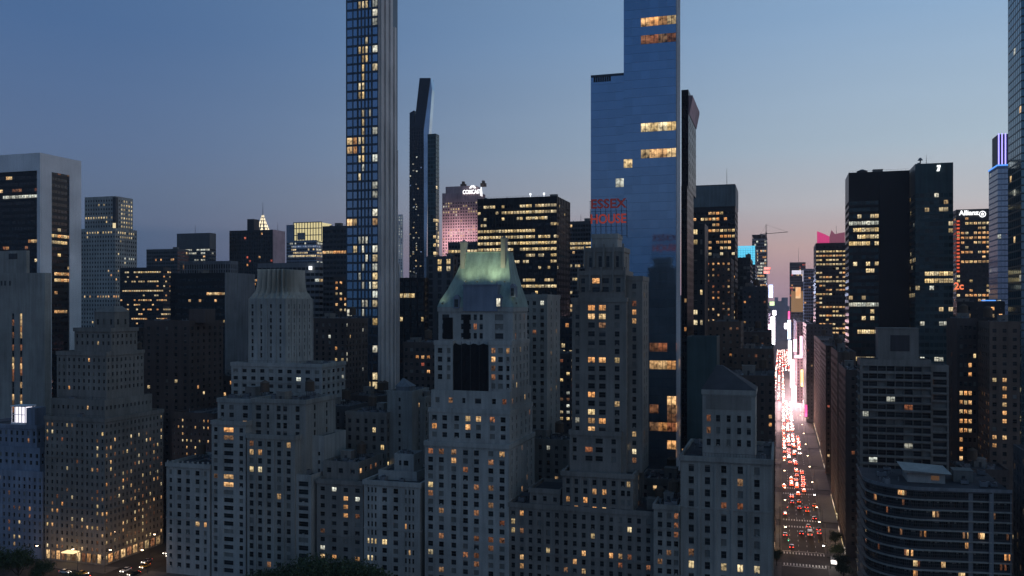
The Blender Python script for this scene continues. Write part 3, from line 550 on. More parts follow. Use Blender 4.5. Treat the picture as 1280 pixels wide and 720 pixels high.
# flood lamps at the foot of the roof, two added to even the glow
for px, e in ((583.5, 520), (598, 260), (616, 760), (632, 240), (648, 60), (556, 60)):
    xx = X_at(px, by0 + 2.2); zz = Z_at(352, xx, by0 + 1) if e > 100 else bz + 1.5
    yy = by0 + 1.0 if e > 100 else by0 - .2
    m = MB(); m.box(xx - .3, xx + .3, yy - .3, yy + .1, zz - .2, zz + .2); m.tube((xx, yy, zz - .6), (xx, yy, zz), .06, 4)
    o = b.part('flood_lamp', m, S['steel'])
    ld = bpy.data.lights.new('flood_light', 'SPOT'); ld.energy = e * 4.6; ld.color = (.92, 1, .62); ld.spot_size = R(120); ld.spot_blend = 1; ld.shadow_soft_size = 1.2
    lo = bpy.data.objects.new('flood_light', ld); COL.objects.link(lo); lo.location = (xx, yy - 1.5, zz + .2); lo.rotation_euler = (R(148), 0, 0)
fin(b)

# grey apartment slab to the right of the copper roof, set back
b = Bld('apartment_house', 'slim pinkish-grey apartment slab standing behind the copper-roofed tower', 'building', 'L', p=.06, kinds='cwd')
t = tier(b, 652, 684, 688, 368, 352, sty(fh=3.0, cols=[(.22, 1.5), (.5, 1.5), (.8, 1.5)], h=1.7, scols=[(.3, 1.3), (.7, 1.3)]), 'lime2', cornice=.2, dep=22); clutter(b, t, 3, 0, False); fin(b)

# the tower carrying the big red roof sign
b = Bld('hotel_tower', 'tall set-back stone hotel carrying a dim red scaffold sign on its roof', 'building', 'L', p=.10, kinds='wwyd', blinds=.1,
        lit=[(725, 376, 760, 408, .55, 'wwd'), (712, 440, 800, 452, .5, 'yw'), (712, 520, 765, 535, .5, 'cw'), (712, 410, 790, 438, .04, 'w'), (700, 580, 745, 590, .85, 'w'), (703, 590, 800, 660, .22, 'ww'), (640, 650, 860, 720, .16, 'wyd'), (696, 704, 780, 716, .6, 'w'), (788, 370, 812, 560, .2, 'wd')])
HCX = 1
EC = [(.1, 1.4), (.38, 2.6), (.58, 2.6), (.86, 1.6)]
est = sty(fh=3.05, cols=EC, h=1.8, ledge=0, scols=[(.2, 1.4), (.5, 1.4), (.8, 1.4)])
t0 = tier(b, 636, 852, 858, 642, CPS + .3, sty(fh=3.1, mw=3.1, w=1.35, h=1.8, ledge=6), 'tan', cornice=.3, dep=22)
ta = tier(b, 662, 700, 706, 612, CPS + 2, APT, 'tan', cornice=.3, dep=18, z0=t0[6])
tb = tier(b, 703, 791, 800, 593, CPS + .8, sty(pil=1, fh=3.1, cols=[(.08, 1.3), (.2, 1.3), (.33, 1.4), (.46, 1.4), (.6, 1.4), (.73, 1.4), (.86, 1.4), (.94, 1.2)], h=1.9, scols=est['scols']), 'tan', cornice=.55, dep=26, z0=t0[6] - 6)
tc_ = tier(b, 712, 776, 786, 540, CPS + 5, est, 'tan', dep=24, z0=tb[6], cornice=.3)
td = tier(b, 715, 783, 806, 372, CPS + 7, sty(fh=3.05, cols=[(.1, 1.4), (.36, 2.4), (.56, 2.4), (.83, 1.7)], h=1.85, scols=[(.15, 1.4), (.4, 1.4), (.65, 1.4), (.88, 1.4)]), 'tan', dep=20, z0=tb[6], cornice=.25)
te = tier(b, 723, 781, 790, 338, CPS + 8.5, sty(fh=3.05, cols=EC, h=1.8, scols=[(.3, 1.4), (.7, 1.4)]), 'tan', dep=16, z0=td[6], cornice=.35)
te2 = tier(b, 782.5, 803, 808, 345, CPS + 10.5, sty(fh=3.05, cols=[(.5, 1.4)], h=1.8, scols=[(.3, 1.4), (.7, 1.4)]), 'tan', dep=15, z0=tb[6], cornice=.2)
tf = tier(b, 731, 779, 787, 309, CPS + 10, sty(fh=6, cols=[(.15, 1), (.4, 1.2), (.6, 1.2), (.85, 1)], h=4, scols=[(.5, 1.2)]), 'tan', dep=13, z0=te[6], cornice=.25)
tg = tier(b, 740, 772, 778, 292, CPS + 11.5, sty(fh=5, cols=[(.3, 1.6), (.7, 1.6)], h=3, scols=[(.5, 1.6)]), 'lime2', dep=9, z0=tf[6], cornice=.2)
m = MB()                                            # stone buttress fins at the shoulders
for t in (te, tf):
    for fx in (0, .25, .5, .75, 1): xx = t[0] + (t[1] - t[0]) * fx; m.hull([(xx - .4, t[2] - .9, t[5] - 7), (xx + .4, t[2] - .9, t[5] - 7), (xx + .4, t[2] - .01, t[5] - 7), (xx - .4, t[2] - .01, t[5] - 7)], [(xx - .3, t[2] - .3, t[5] + 1.3), (xx + .3, t[2] - .3, t[5] + 1.3), (xx + .3, t[2] - .01, t[5] + 1.3), (xx - .3, t[2] - .01, t[5] + 1.3)])
b.part('buttress', m, S['tan'])
clutter(b, t0, 8, 1, True, keep=(ta[0], tb[1], 0, 999)); clutter(b, tb, 4, 0, False, keep=(tc_[0], td[1], CPS + 4, 999)); clutter(b, te2, 1, 0, False)
# roof sign
SX, SY = X_at(760, CPS + 14), CPS + 14
zs = [Z_at(282, SX, SY), Z_at(263, SX, SY)]; zl = tg[6]
m = MB()
for i in range(8):
    xx = SX - 6.6 + i * 13.2 / 7
    m.tube((xx, SY + .5, zl), (xx, SY + .5, zs[1] + 3.6), .09, 4)
    m.tube((xx, SY + 2.8, zl), (xx, SY + .5, zs[1] + 2), .07, 4)
for zz in (zl + .6, zs[0] - .25, zs[0] + 3.4, zs[1] - .25, zs[1] + 3.4): m.tube((SX - 6.8, SY + .5, zz), (SX + 6.8, SY + .5, zz), .08, 4)
b.part('sign_scaffold', m, S['steel'])
def letters(bd, txt, x, y, z, size, width, mat, name='sign_letters', ry=0, ext=.12):
    me = text_mesh(txt, size, ext); me.name = name; me.materials.clear(); me.materials.append(mat)
    xs = [v.co.x for v in me.vertices]; k = width / (max(xs) - min(xs))
    o = bpy.data.objects.new(name, me); COL.objects.link(o); o.parent = bd.root if isinstance(bd, Bld) else bd
    off = bd.o if isinstance(bd, Bld) else (0, 0, 0)
    o.location = (x - off[0], y - off[1], z - off[2]); o.rotation_euler = (R(90), 0, ry); o.scale = (k, 1, 1); return o
RED = emit('sign_red', (1, .13, .08), .2, (.3, .03, .02)); 
letters(b, 'ESSEX', SX, SY + .2, zs[1], 4.6, 12.8, emit('sign_red_faint', (1, .15, .13), .06, (.3, .03, .02))); letters(b, 'HOUSE', SX, SY + .2, zs[0], 4.6, 12.8, RED); fin(b)
b = Bld('apartment_house', 'small pale apartment block filling the corner between the red-signed hotel and the club', 'building', 'L', p=.16, kinds='wd')
t = tier(b, 817, 849, 850.5, 632, CPS - 1.6, sty(fh=3.1, cols=[(.25, 1.5), (.6, 1.5), (.88, 1.4)], h=1.8, ledge=5), 'lime2', cornice=.35, dep=20.9); clutter(b, t, 3, 1); fin(b)
# club building on the avenue corner
b = Bld('club_building', 'broad grey club building with a blank-topped tower on the corner of the avenue', 'building', 'L', p=.015, kinds='d', blinds=.2,
        lit=[(846, 700, 968, 714, .62, 'y'), (918, 598, 930, 608, .9, 'd'), (850, 626, 960, 638, .45, 'd')])
x1 = AVL
cst = sty(pil=1, fh=4.0, cols=[(.12, 1.7), (.3, 1.7), (.48, 1.7), (.66, 1.7), (.84, 1.7)], h=2.4, ledge=0, rec=.5, scols=[(.1, 1.5), (.3, 1.5), (.5, 1.5), (.7, 1.5), (.9, 1.5)])
xa = X_at(851, CPS); Z = lambda py, Y=CPS: Z_at(py, AVL, Y)
t1 = tier(b, 0, 0, 0, 0, 0, cst, 'lime2', world=(xa, x1, CPS - .8, CPS + 38), ztop=Z(574), cornice=.5)
m = MB(); m.box(xa - .2, x1 + .2, CPS - 1.1, CPS - .8, Z(641), Z(638.5)); b.part('string_course', m, S['lime2'])
xb, xc = X_at(878, CPS + 3), X_at(944, CPS + 3)
t2 = tier(b, 0, 0, 0, 0, 0, sty(fh=4, cols=[(.12, 1.3), (.3, 1.3), (.5, 1.3), (.7, 1.3), (.88, 1.3)], h=2.2, top=7.5, base=3), 'lime2', world=(xb, xc, CPS + 3, CPS + 20), ztop=Z(489, CPS + 3), cornice=.3)
x0, x1_, y0, y1, _, zz, zr = t2
m = MB(); m.box(x0 + 1.2, x1_ - 1.2, y0 - .12, y0 - .003, zz - 6.5, zz - 2); b.part('wall_panel', m, S['tan'])
m = MB(); m.hull([(x0 - .3, y0 - .3, zz + .05), (x1_ + .3, y0 - .3, zz + .05), (x1_ + .3, y1 + .3, zz + .05), (x0 - .3, y1 + .3, zz + .05)], [(x0 + 4, y0 + 8, zz + 7.6), (x0 + 6, y0 + 8, zz + 7.6), (x0 + 6, y0 + 10, zz + 7.6), (x0 + 4, y0 + 10, zz + 7.6)]); b.part('hip_roof', m, S['roof'])
clutter(b, t1, 9, 0, True, keep=(x0, x1_, y0, y1))
m = MB()
for i in range(30):
    xx = xa + .3 + (x1 - xa - .6) * i / 29; m.tube((xx, CPS - .3, t1[5]), (xx, CPS - .3, t1[5] + 1.1), .05, 4)
m.tube((xa, CPS - .3, t1[5] + 1.1), (x1, CPS - .3, t1[5] + 1.1), .06, 4); b.part('roof_railing', m, S['steel']); fin(b)
b = Bld('office_block', 'blank teal-grey slab rising just behind the club building', 'building', 'L', p=.0)
tier(b, 859, 896, 900, 421, 350, sty(fh=4, mw=99), 'teal', dep=16); fin(b)

# ------------------------------------------------------------------ right of the avenue, front
b = Bld('curved_apartment_building', 'long glassy apartment building with a rounded corner and pale ribbons at every floor', 'building', 'R', p=.0)
H = Z_at(611, AVR + 8, CPS); x1 = X_at(1265, CPS + 3); RAD = 15
b.ensure(60, 300)
path = []                                             # outline from the avenue side round the corner along the park front
for y in (336, 330, 323, CPS + RAD): path.append((AVR, y))
for i in range(1, 13): a = math.pi / 2 * i / 12; path.append((AVR + RAD - RAD * math.cos(a), CPS + RAD - RAD * math.sin(a)))
for k in range(1, 15): path.append((AVR + RAD + (x1 - AVR - RAD) * k / 14, CPS + .25 * k))
pin = [(AVR + .5 + max(0, p[0] - AVR) * .0, p[1]) for p in path]
def offset(path, d):
    o = []
    for i, p in enumerate(path):
        a = Vector(path[max(0, i - 1)]); c = Vector(path[min(len(path) - 1, i + 1)]); t = (c - a).normalized(); n_ = Vector((-t.y, t.x)); o.append((p[0] + n_.x * d, p[1] + n_.y * d))
    return o
inn = offset(path, .45); out_ = offset(path, -.55)
nf = 16; fh = H / nf
for k in range(nf):
    z = k * fh; m = MB()
    for i in range(len(path) - 1):
        for q3 in range(3):
            lerp = lambda f_: (inn[i][0] + (inn[i + 1][0] - inn[i][0]) * f_, inn[i][1] + (inn[i + 1][1] - inn[i][1]) * f_); A_, B_ = lerp((q3 + .03) / 3), lerp((q3 + .97) / 3)
            m.quad((*A_, z + 1.0), (*B_, z + 1.0), (*B_, z + fh - .25), (*A_, z + fh - .25), 0, True)
    rg = random.Random(k * 7 + 1); m.m = []
    for i in range(len(path) - 1):
        c = ((inn[i][0] + inn[i + 1][0]) / 2, (inn[i][1] + inn[i + 1][1]) / 2, z + 2); px = proj(c); p = .025
        for q in [(1130, 660, 1162, 672, .5), (1128, 683, 1150, 697, .6), (1130, 704, 1182, 716, .5), (1204, 658, 1245, 670, .4), (1252, 695, 1262, 705, 1), (1108, 612, 1160, 622, .4)]:
            if q[0] <= px[0] <= q[2] and q[1] <= px[1] <= q[3]: p = q[4]
        on = rg.random() < p
        for q3 in range(3): m.m.append((1 if rg.random() < .7 else 2) if on and rg.random() < .75 else (2 if rg.random() < .012 else 0))
    for i in range(len(path) - 1): m.quad((*offset(path, .5)[i], z + .9), (*offset(path, .5)[i + 1], z + .9), (*offset(path, .5)[i + 1], z + fh), (*offset(path, .5)[i], z + fh), 3)
    b.part('window_band', m, [G['home'], LIT['w'], LIT['d'], S['black']])
    m = MB()
    for i in range(len(path) - 1):
        m.quad((*out_[i], z), (*out_[i + 1], z), (*out_[i + 1], z + .32), (*out_[i], z + .32)); m.quad((*out_[i], z + .32), (*out_[i + 1], z + .32), (*inn[i + 1], z + .32), (*inn[i], z + .32)); m.quad((*inn[i], z), (*inn[i + 1], z), (*out_[i + 1], z), (*out_[i], z))
        m.quad((*offset(path, .4)[i], z + .3), (*offset(path, .4)[i + 1], z + .3), (*offset(path, .4)[i + 1], z + .9), (*offset(path, .4)[i], z + .9))
    m.m = [1 if i % 4 == 3 else 0 for i in range(len(m.f))]; b.part('floor_band', m, [S['lime2'], S['steel']])
m = MB(); top = [(*p, H) for p in out_] + [(x1, 336, H), (AVR + 8, 336, H)]; bot = [(a, c, H - .4) for a, c, _ in top]; m.hull(bot, top); b.part('roof', m, S['roof'])
m = MB(); m.hull([(x1 - .3, CPS + 3.6, 0), (x1, CPS + 3.6, 0), (x1, 336, 0), (x1 - .3, 336, 0)], [(x1 - .3, CPS + 3.6, H - .5), (x1, CPS + 3.6, H - .5), (x1, 336, H - .5), (x1 - .3, 336, H - .5)]); m.box(AVR + 1, x1, 335.5, 336, 0, H - .5)
for fx in (.72, .86): xx = AVR + (x1 - AVR) * fx; m.box(xx - .6, xx + .6, CPS + 2.2, CPS + 4.2, 0, H + .02)
b.part('wall', m, S['grey'])
mm = MB()
for i in range(len(path) - 1):
    p, q = out_[i], out_[i + 1]; mm.hull([(p[0], p[1], H), (q[0], q[1], H), (q[0], q[1] + .2, H), (p[0] + .2, p[1] + .2, H)], [(p[0], p[1], H + 1), (q[0], q[1], H + 1), (q[0], q[1] + .2, H + 1), (p[0] + .2, p[1] + .2, H + 1)])
b.part('parapet', mm, S['grey'])
xx = X_at(1128, 316); xe = X_at(1183, 316); m = MB(); m.box(xx + 1, xe - 1, 312, 324, H, H + 3.2); m.hull([(xx, 310, H + 3.2), (xe, 310, H + 3.2), (xe, 326, H + 3.2), (xx, 326, H + 3.2)], [(xx - .6, 309.4, H + 4.2), (xe + .6, 309.4, H + 3.5), (xe + .6, 326.6, H + 3.5), (xx - .6, 326.6, H + 4.2)]); b.part('rooftop_pavilion', m, S['lime'])
m = MB(); m.box(xx + 8, xx + 10.4, 311.85, 311.95, H + 1, H + 2.4); b.part('pavilion_lamp', m, LIT['d'])
b.tiers.append((AVR + 3, x1, CPS + 5, 336, 0, H, H)); clutter(b, b.tiers[-1], 12, 0, True, keep=(xx, xe, 305, 328)); occ(AVR, x1, CPS + 2, 336, 0, H); fin(b)

b = Bld('apartment_slab', 'banded grey apartment slab with a blank rooftop plant room, directly behind the curved building', 'building', 'R', p=.02, kinds='cwd', glass='home',
        lit=[(1100, 528, 1116, 538, .5, 'r'), (1108, 485, 1120, 500, .4, 'c')])
BND = sty(fh=2.95, mw=3.0, fill=.18, h=2.0, unit='floor', rec=1.0, ledge=1, ledge_d=.45)
t = tier(b, 1074, 1080, 1172, 448, 369, BND, 'tan', world=(AVR + 3.2, X_at(1164, 369), 369, 384), ztop=Z_at(449, AVR + 4, 369)); tq = tier(b, 0, 0, 0, 0, 0, dict(BND, mw=3.6, fill=1.2), 'tan', world=(t[1] + .05, X_at(1186, 371), 371, 383), ztop=t[5] - 2, z0=0)
xx, xe = X_at(1097, 373), X_at(1148, 373); zt = Z_at(411, xx, 373); m = MB(); m.box(xx, xe, 372, 381, t[6], zt); m.box(xx - .2, xe + .2, 371.8, 381.2, zt, zt + .4); b.part('plant_room', m, S['tan']); occ(xx, xe, 372, 381, t[6], zt)
m = MB(); m.box(X_at(1113, 372), X_at(1137, 372), 371.9, 371.997, zt - 8.6, zt - 2.4); b.part('louvre_panel', m, S['steel']); fin(b)

# ------------------------------------------------------------------ left background
def PX(X, Y): return proj((X, Y, 50))[0]
b = Bld('office_tower', 'office tower of black glass framed in white stone, cut by the edge of the view', 'building', 'L', glass='office', pf=(.15, .15, .01), kinds='wyd', lit=[(0, 243, 48, 247, .95, 'c'), (4, 219, 14, 224, .8, 'w'), (64, 290, 90, 304, .8, 'wy'), (30, 297, 48, 303, .6, 'w'), (64, 335, 90, 352, .6, 'w'), (64, 384, 90, 392, .6, 'w')])
Yf = 430; XC = X_at(51, Yf); x0 = X_at(-70, Yf); ye = Y_at(101, XC)
t = tier(b, 0, 0, 0, 0, 0, sty(fh=3.9, mw=2.4, fill=.12, h=1.9, unit='floor', rec=.15), 'black', world=(x0, XC - .6, Yf + .6, ye), ztop=Z_at(192, XC, Yf) - 2)
zt = Z_at(191, XC, Yf); zb = Z_at(213, XC, Yf)
m = MB(); m.box(x0, XC, Yf - .6, Yf + .5, zb, zt); m.box(XC - 2.3, XC, Yf - .6, Yf + .5, 0, zb)
ys0, ys1 = Y_at(64.5, XC), Y_at(87, XC)
m.box(XC - .55, XC + .1, Yf + .5, ys0, 0, zt); m.box(XC - .55, XC + .1, ys1, ye + .3, 0, zt); m.box(XC - .55, XC + .1, ys0, ys1, Z_at(217, XC, Yf + 15), zt); m.box(x0, XC, ye - 4, ye + .2, zt - 3, zt)
m.box(XC - 14, XC - 8, Yf + 6, Yf + 12, zt - 3, zt + 1.5)
b.part('stone_frame', m, S['white']); fin(b)
b = Bld('apartment_block', 'blank grey-green block with two slot columns of tiny orange lights', 'building', 'L', p=.75, kinds='wd', glass='office')
t = tier(b, -60, 56, 64, 341, 385, sty(fh=3.4, cols=[(.665, 1.7), (.75, 1.7)], h=3.25, mw=3, scols=[], rec=.6, top=22), 'lime2')
t2 = tier(b, -60, 33, 37, 313, 387, sty(fh=5, mw=99), 'lime2'); m = MB(); xx = X_at(11, 387); m.box(xx, xx + 6, 386.9, 386.98, Z_at(324, xx, 387), Z_at(317, xx, 387)); b.part('louvre_panel', m, S['steel'])
for px in (1, 5.5, 11.5): xx = X_at(px, 385); m = MB(); m.box(xx, xx + 1.1, 384.9, 384.98, Z_at(357, xx, 385), Z_at(351, xx, 385)); b.part('wall_vent', m, S['steel'])
fin(b)
b = Bld('office_tower', 'tall pale ribbed office tower with lit floors under its chamfered shoulders', 'building', 'L', glass='office', p=.02, kinds='y', lit=[(107, 269, 141, 274, .95, 'y'), (107, 286, 141, 294, .85, 'y'), (150, 252, 168, 300, .9, 'y'), (152, 320, 168, 328, .5, 'c'), (104, 368, 160, 374, .75, 'w'), (133, 338, 150, 352, .3, 'w')])
st = sty(fh=4.1, mw=2.9, w=1.4, h=2.0, fin=(1, .15, .7), rec=.2)
t = tier(b, 101, 144, 171, 285, 700, st, 'lime'); t2 = tier(b, 106, 144.5, 166, 245, 702.5, st, 'lime', roof='roof')
m = MB(); xx = t2[1]; m.box(xx - 3, xx + .4, t2[2] - .4, t2[2] + 3, t2[5] - 34, t2[5] - 1); b.part('corner_shaft', m, S['steel'])
m = MB(); m.box(xx - 2.5, xx + .6, t2[2] - .9, t2[2] - .45, t2[5] - 34.5, t2[5] - 26); b.part('corner_light', m, emit('corner_lamp', (1, .8, .45), .9)); fin(b)
b = Bld('office_block', 'low office block with glowing orange floor bands and a bright strip along its roof', 'building', 'L', glass='office', pf=(.8, .5, .1), kinds='wwo', lit=[(168, 336, 200, 344, 1, 'y')])
tier(b, 150, 204, 214, 334, 620, dict(OFF, h=1.3), 'dark'); fin(b)
b = Bld('office_tower', 'dark low-shouldered office tower beyond the orange-banded block', 'building', 'L', glass='office', pf=(.1, .3, .01), kinds='w')
t = tier(b, 183, 222, 236, 311, 820, OFF, 'mid'); clutter(b, t, 3); fin(b)
b = Bld('office_tower', 'squat dark-topped office tower with pale horizontal floor lines against the sky', 'building', 'L', glass='office', pf=(.25, .3, .02), kinds='cw', lit=[(222, 303, 268, 318, .4, 'c')])
t = tier(b, 221, 262, 270, 291, 900, sty(fh=4, mw=3, fill=.3, h=2, unit='floor', rec=.25, top=18, ledge=1, ledge_d=.4), 'mid'); mast(b, t[0] + 20, t[2] + 8, t[6], 12, .3); fin(b)
b = Bld('office_block', 'wide grey-ribbed block whose roofline shows just above the black glass building', 'building', 'L', glass='office', p=.02, kinds='w')
tier(b, 225, 288, 297, 326, 560, sty(fh=4, mw=2, fill=.8, h=3.2, fin=(1, .5, .5), unit='floor'), 'grey'); fin(b)
b = Bld('office_tower', 'black glass office building with a blank grey side wall', 'building', 'L', glass='office', pf=(.35, .25, .01), kinds='wwy', lit=[(262, 361, 282, 368, .7, 'w'), (255, 404, 282, 410, .8, 'w'), (213, 344, 282, 360, 0), (213, 368, 240, 374, .3, 'w')])
t = tier(b, 213, 281, 320, 341, 440, sty(fh=4, mw=1.7, fill=.15, h=1.5, unit='floor', rec=.12, side=dict(mw=999)), 'black', dep=30)
m = MB(); m.box(t[1] + .01, t[1] + .4, t[2], t[3], 0, t[5] + .3); b.part('side_wall', m, S['grey']); clutter(b, t, 6); fin(b)
b = Bld('apartment_block', 'dull teal-grey block with a square rooftop bulkhead beside the cross avenue', 'building', 'L', p=.035, kinds='wy', glass='home', blinds=.03, lit=[(183, 436, 198, 442, .5, 'y'), (222, 446, 228, 452, .5, 'y')])
t = tier(b, 180, 237, 277, 401, 352, sty(fh=3.1, mw=4.2, w=1.6, h=1.5), 'brick', dep=26)
m = MB(); xx, xe = X_at(236, 356), X_at(256, 356); m.box(xx, xe, 356, 364, t[6], Z_at(386, xx, 356)); b.part('stair_bulkhead', m, S['brick']); clutter(b, t, 5, 0, False, keep=(xx, xe, 356, 364)); fin(b)
b = Bld('apartment_block', 'dark brick building with neat rows of small warm lights behind the notched corner wing', 'building', 'L', p=.1, kinds='w', lit=[(222, 526, 268, 532, .9, 'w'), (228, 533, 262, 562, .5, 'wy')])
t = tier(b, 215, 268, 270, 517, 336, sty(fh=3, mw=2.1, w=.8, h=1.1), 'brick', dep=28); clutter(b, t, 5, 1); fin(b)
b = Bld('office_tower', 'dark brown office tower with a reddish side wall in front of the lit spire', 'building', 'L', glass='office', pf=(.3, .3, .03), kinds='wwr')
t = tier(b, 287, 341, 356, 287, 800, sty(fh=4, mw=2.8, fill=.6, h=2.2, fin=(2, .4, .6), unit='floor', side=dict(mw=999, fin=None)), 'dark', roof='roof')
m = MB(); m.box(t[1] + .01, t[1] + .4, t[2], t[3], 0, t[5]); b.part('side_wall', m, S['pink']); xx = X_at(309, 805); m = MB(); m.box(xx, xx + 8, 805, 815, t[6], Z_at(274, xx, 805)); b.part('roof_bulkhead', m, S['dark']); mast(b, xx + 30, 815, t[6], 10, .25); fin(b)
# art-deco tower with lit crown and needle
b = Bld('deco_tower', 'faraway tower topped by a glowing terraced crown and thin needle', 'building', 'L', p=.02, glass='office')
Yd = 1700; xa = X_at(323.5, Yd); dz = lambda y: Z_at(y, xa, Yd)
b.ensure(xa, Yd); m = MB(); m.box(xa - 16, xa + 16, Yd, Yd + 32, 0, dz(292)); m.box(xa - 12, xa + 12, Yd + 3, Yd + 29, dz(292), dz(287)); b.part('wall', m, S['grey']); b.tiers.append((xa - 16, xa + 16, Yd, Yd + 32, 0, dz(292), dz(292)))
GL = emit('crown_light', (1, .84, .55), 1.6)
m = MB(); m2 = MB(); prev = 11
for i, (y0_, y1_, r0, r1) in enumerate([(288, 283.5, 13, 10.5), (283.5, 279, 10, 7.6), (279, 274.8, 7.2, 5.2), (274.8, 271, 4.8, 3.2), (271, 267.5, 3, 1.5)]):
    m.cyl(xa, Yd + 16, dz(y0_), dz(y1_), r0, r1, 8)
    for k in range(8):
        a = k * math.pi / 4 + .39; rr = (r0 + r1) / 2
        m2.hull([(xa + rr * math.cos(a) - r0 * .24, Yd + 16 + rr * math.sin(a) - r0 * .24, dz(y0_) + .3), (xa + rr * math.cos(a) + r0 * .24, Yd + 16 + rr * math.sin(a) - r0 * .24, dz(y0_) + .3), (xa + rr * math.cos(a) + r0 * .24, Yd + 16 + rr * math.sin(a) + r0 * .24, dz(y0_) + .3), (xa + rr * math.cos(a) - r0 * .24, Yd + 16 + rr * math.sin(a) + r0 * .24, dz(y0_) + .3)],
                [(xa + rr * math.cos(a) - .1, Yd + 16 + rr * math.sin(a) - .1, dz(y1_) - .6), (xa + rr * math.cos(a) + .1, Yd + 16 + rr * math.sin(a) - .1, dz(y1_) - .6), (xa + rr * math.cos(a) + .1, Yd + 16 + rr * math.sin(a) + .1, dz(y1_) - .6), (xa + rr * math.cos(a) - .1, Yd + 16 + rr * math.sin(a) + .1, dz(y1_) - .6)])
cr = b.part('crown', m, S['metal']); b.part('crown_light', m2, GL, cr)
m = MB(); m.cyl(xa, Yd + 16, dz(267.5), dz(251), .9, .25, 6); b.part('needle', m, S['metal']); fin(b)
b = Bld('office_tower', 'pale tower with a brilliantly lit yellow-white crown of tall louvres', 'building', 'L', glass='office', pf=(.5, .6, .03), kinds='cy', lit=[(366, 316, 402, 322, .9, 'y'), (366, 306, 402, 310, .7, 'b')])
t = tier(b, 358, 395, 403, 300, 980, OFF, 'bluestone'); t2 = tier(b, 358, 368, 369, 281, 984, sty(mw=999), 'bluestone', dep=20, z0=t[6])
xa, xe = X_at(367, 984), X_at(402, 984); z0, z1 = t[6], Z_at(278, xa, 984); m = MB(); m.box(xa + .4, xe - .4, 984.5, 1010, z0, z1 - 1); cw = b.part('crown', m, emit('crown_yellow', (1, .85, .42), .75))
m = MB()
for i in range(11): xx = xa + (xe - xa) * i / 10; m.box(xx - .35, xx + .35, 983.6, 984.4, z0, z1)
for zz in (z0 + (z1 - z0) * .3, z0 + (z1 - z0) * .65, z1 - 1): m.box(xa, xe, 983.9, 984.45, zz, zz + 1)
m.box(X_at(372, 984), X_at(382, 984), 983.2, 983.55, z0 + 2, z0 + (z1 - z0) * .45); b.part('louvre', m, S['metal'], cw); fin(b)
b = Bld('office_block', 'grey office block striped by pale spandrels with one bright white roof light', 'building', 'L', glass='office', pf=(.3, .2, .02), kinds='cw')
t = tier(b, 322, 399, 404, 328, 500, sty(fh=3.7, mw=3, fill=.3, h=1.8, unit='floor', rec=.25), 'grey'); m = MB(); xx = X_at(388, 499); zz = Z_at(335, xx, 499); m.cyl(xx, 499, zz - 1.1, zz + 1.1, 1.1, n=10); b.part('roof_light', m, emit('white_lamp', (.9, .95, 1), 1.6)); clutter(b, t, 6); fin(b)
# pleated crown tower
b = Bld('apartment_tower', 'pale tower whose fluted crown flares like pleated cloth, dark slit windows below', 'building', 'L', p=.012, kinds='cw', lit=[(322, 405, 336, 414, .25, 'c')])
t1 = tier(b, 289, 402, 419, 455, 346, sty(fh=3.3, mw=4.2, w=2.3, h=1.6, ledge=3), 'lime', dep=22, cornice=.3)
t = tier(b, 311, 357, 391, 373, 350, sty(fh=3.15, cols=[(.1, 1.1), (.34, 1.0), (.6, 1.1), (.86, 1.0)], h=2.0, scols=[(.12, .8), (.31, .8), (.5, .8), (.69, .8), (.88, .8)], fin=(1, .35, .5)), 'lime', z0=t1[6])
x0, x1_, y0, y1, _, zz, zr = t; cx_, cy_ = (x0 + x1_) / 2, (y0 + y1) / 2; hw, hd = (x1_ - x0) / 2, (y1 - y0) / 2; zt = Z_at(336, cx_, y0)
def ring(k, amp, z):
    p = []; n = 6
    per = [(-1, -1, 1, -1), (1, -1, 1, 1), (1, 1, -1, 1), (-1, 1, -1, -1)]
    for (ax, ay, bx_, by_) in per:
        for i in range(n * 2):
            f = i / (n * 2); ux, uy = ax + (bx_ - ax) * f, ay + (by_ - ay) * f; q = k + (amp if i % 2 else -amp)
            p.append((cx_ + ux * hw * q, cy_ + uy * hd * q, z))
    return p
m = MB(); lv = [(1.0, .012, zz + .02), (.92, .07, zz + 1.4), (.78, .1, zz + 3.2), (.72, .11, zz + 5.5), (.69, .11, zt - 1.2), (.70, .115, zt)]
for a, c in zip(lv, lv[1:]): m.hull(ring(*a), ring(*c))
b.part('pleated_crown', m, stone('crown_stone', (.50, .48, .41)))
clutter(b, t1, 5, 0, False, keep=(x0, x1_, y0, y1)); fin(b)
b = Bld('office_tower', 'slab of dark horizontal bands standing beside the slender glass skyscraper', 'building', 'L', glass='office', pf=(.06, .3, .01), kinds='cw')
t = tier(b, 403, 434, 440, 282, 580, sty(fh=3.8, mw=2.6, fill=.3, h=2, unit='floor', rec=.3), 'mid'); clutter(b, t, 3); fin(b)
b = Bld('apartment_tower', 'lower dark tower with a column of yellow windows tucked against the slender skyscraper', 'building', 'L', p=.25, kinds='yw', lit=[(426, 345, 434, 470, .55, 'yw')])
t = tier(b, 417, 435, 440, 346, 500, sty(fh=3.4, cols=[(.2, 1.6), (.5, 1.6), (.82, 1.8)], h=1.6), 'brick'); fin(b)
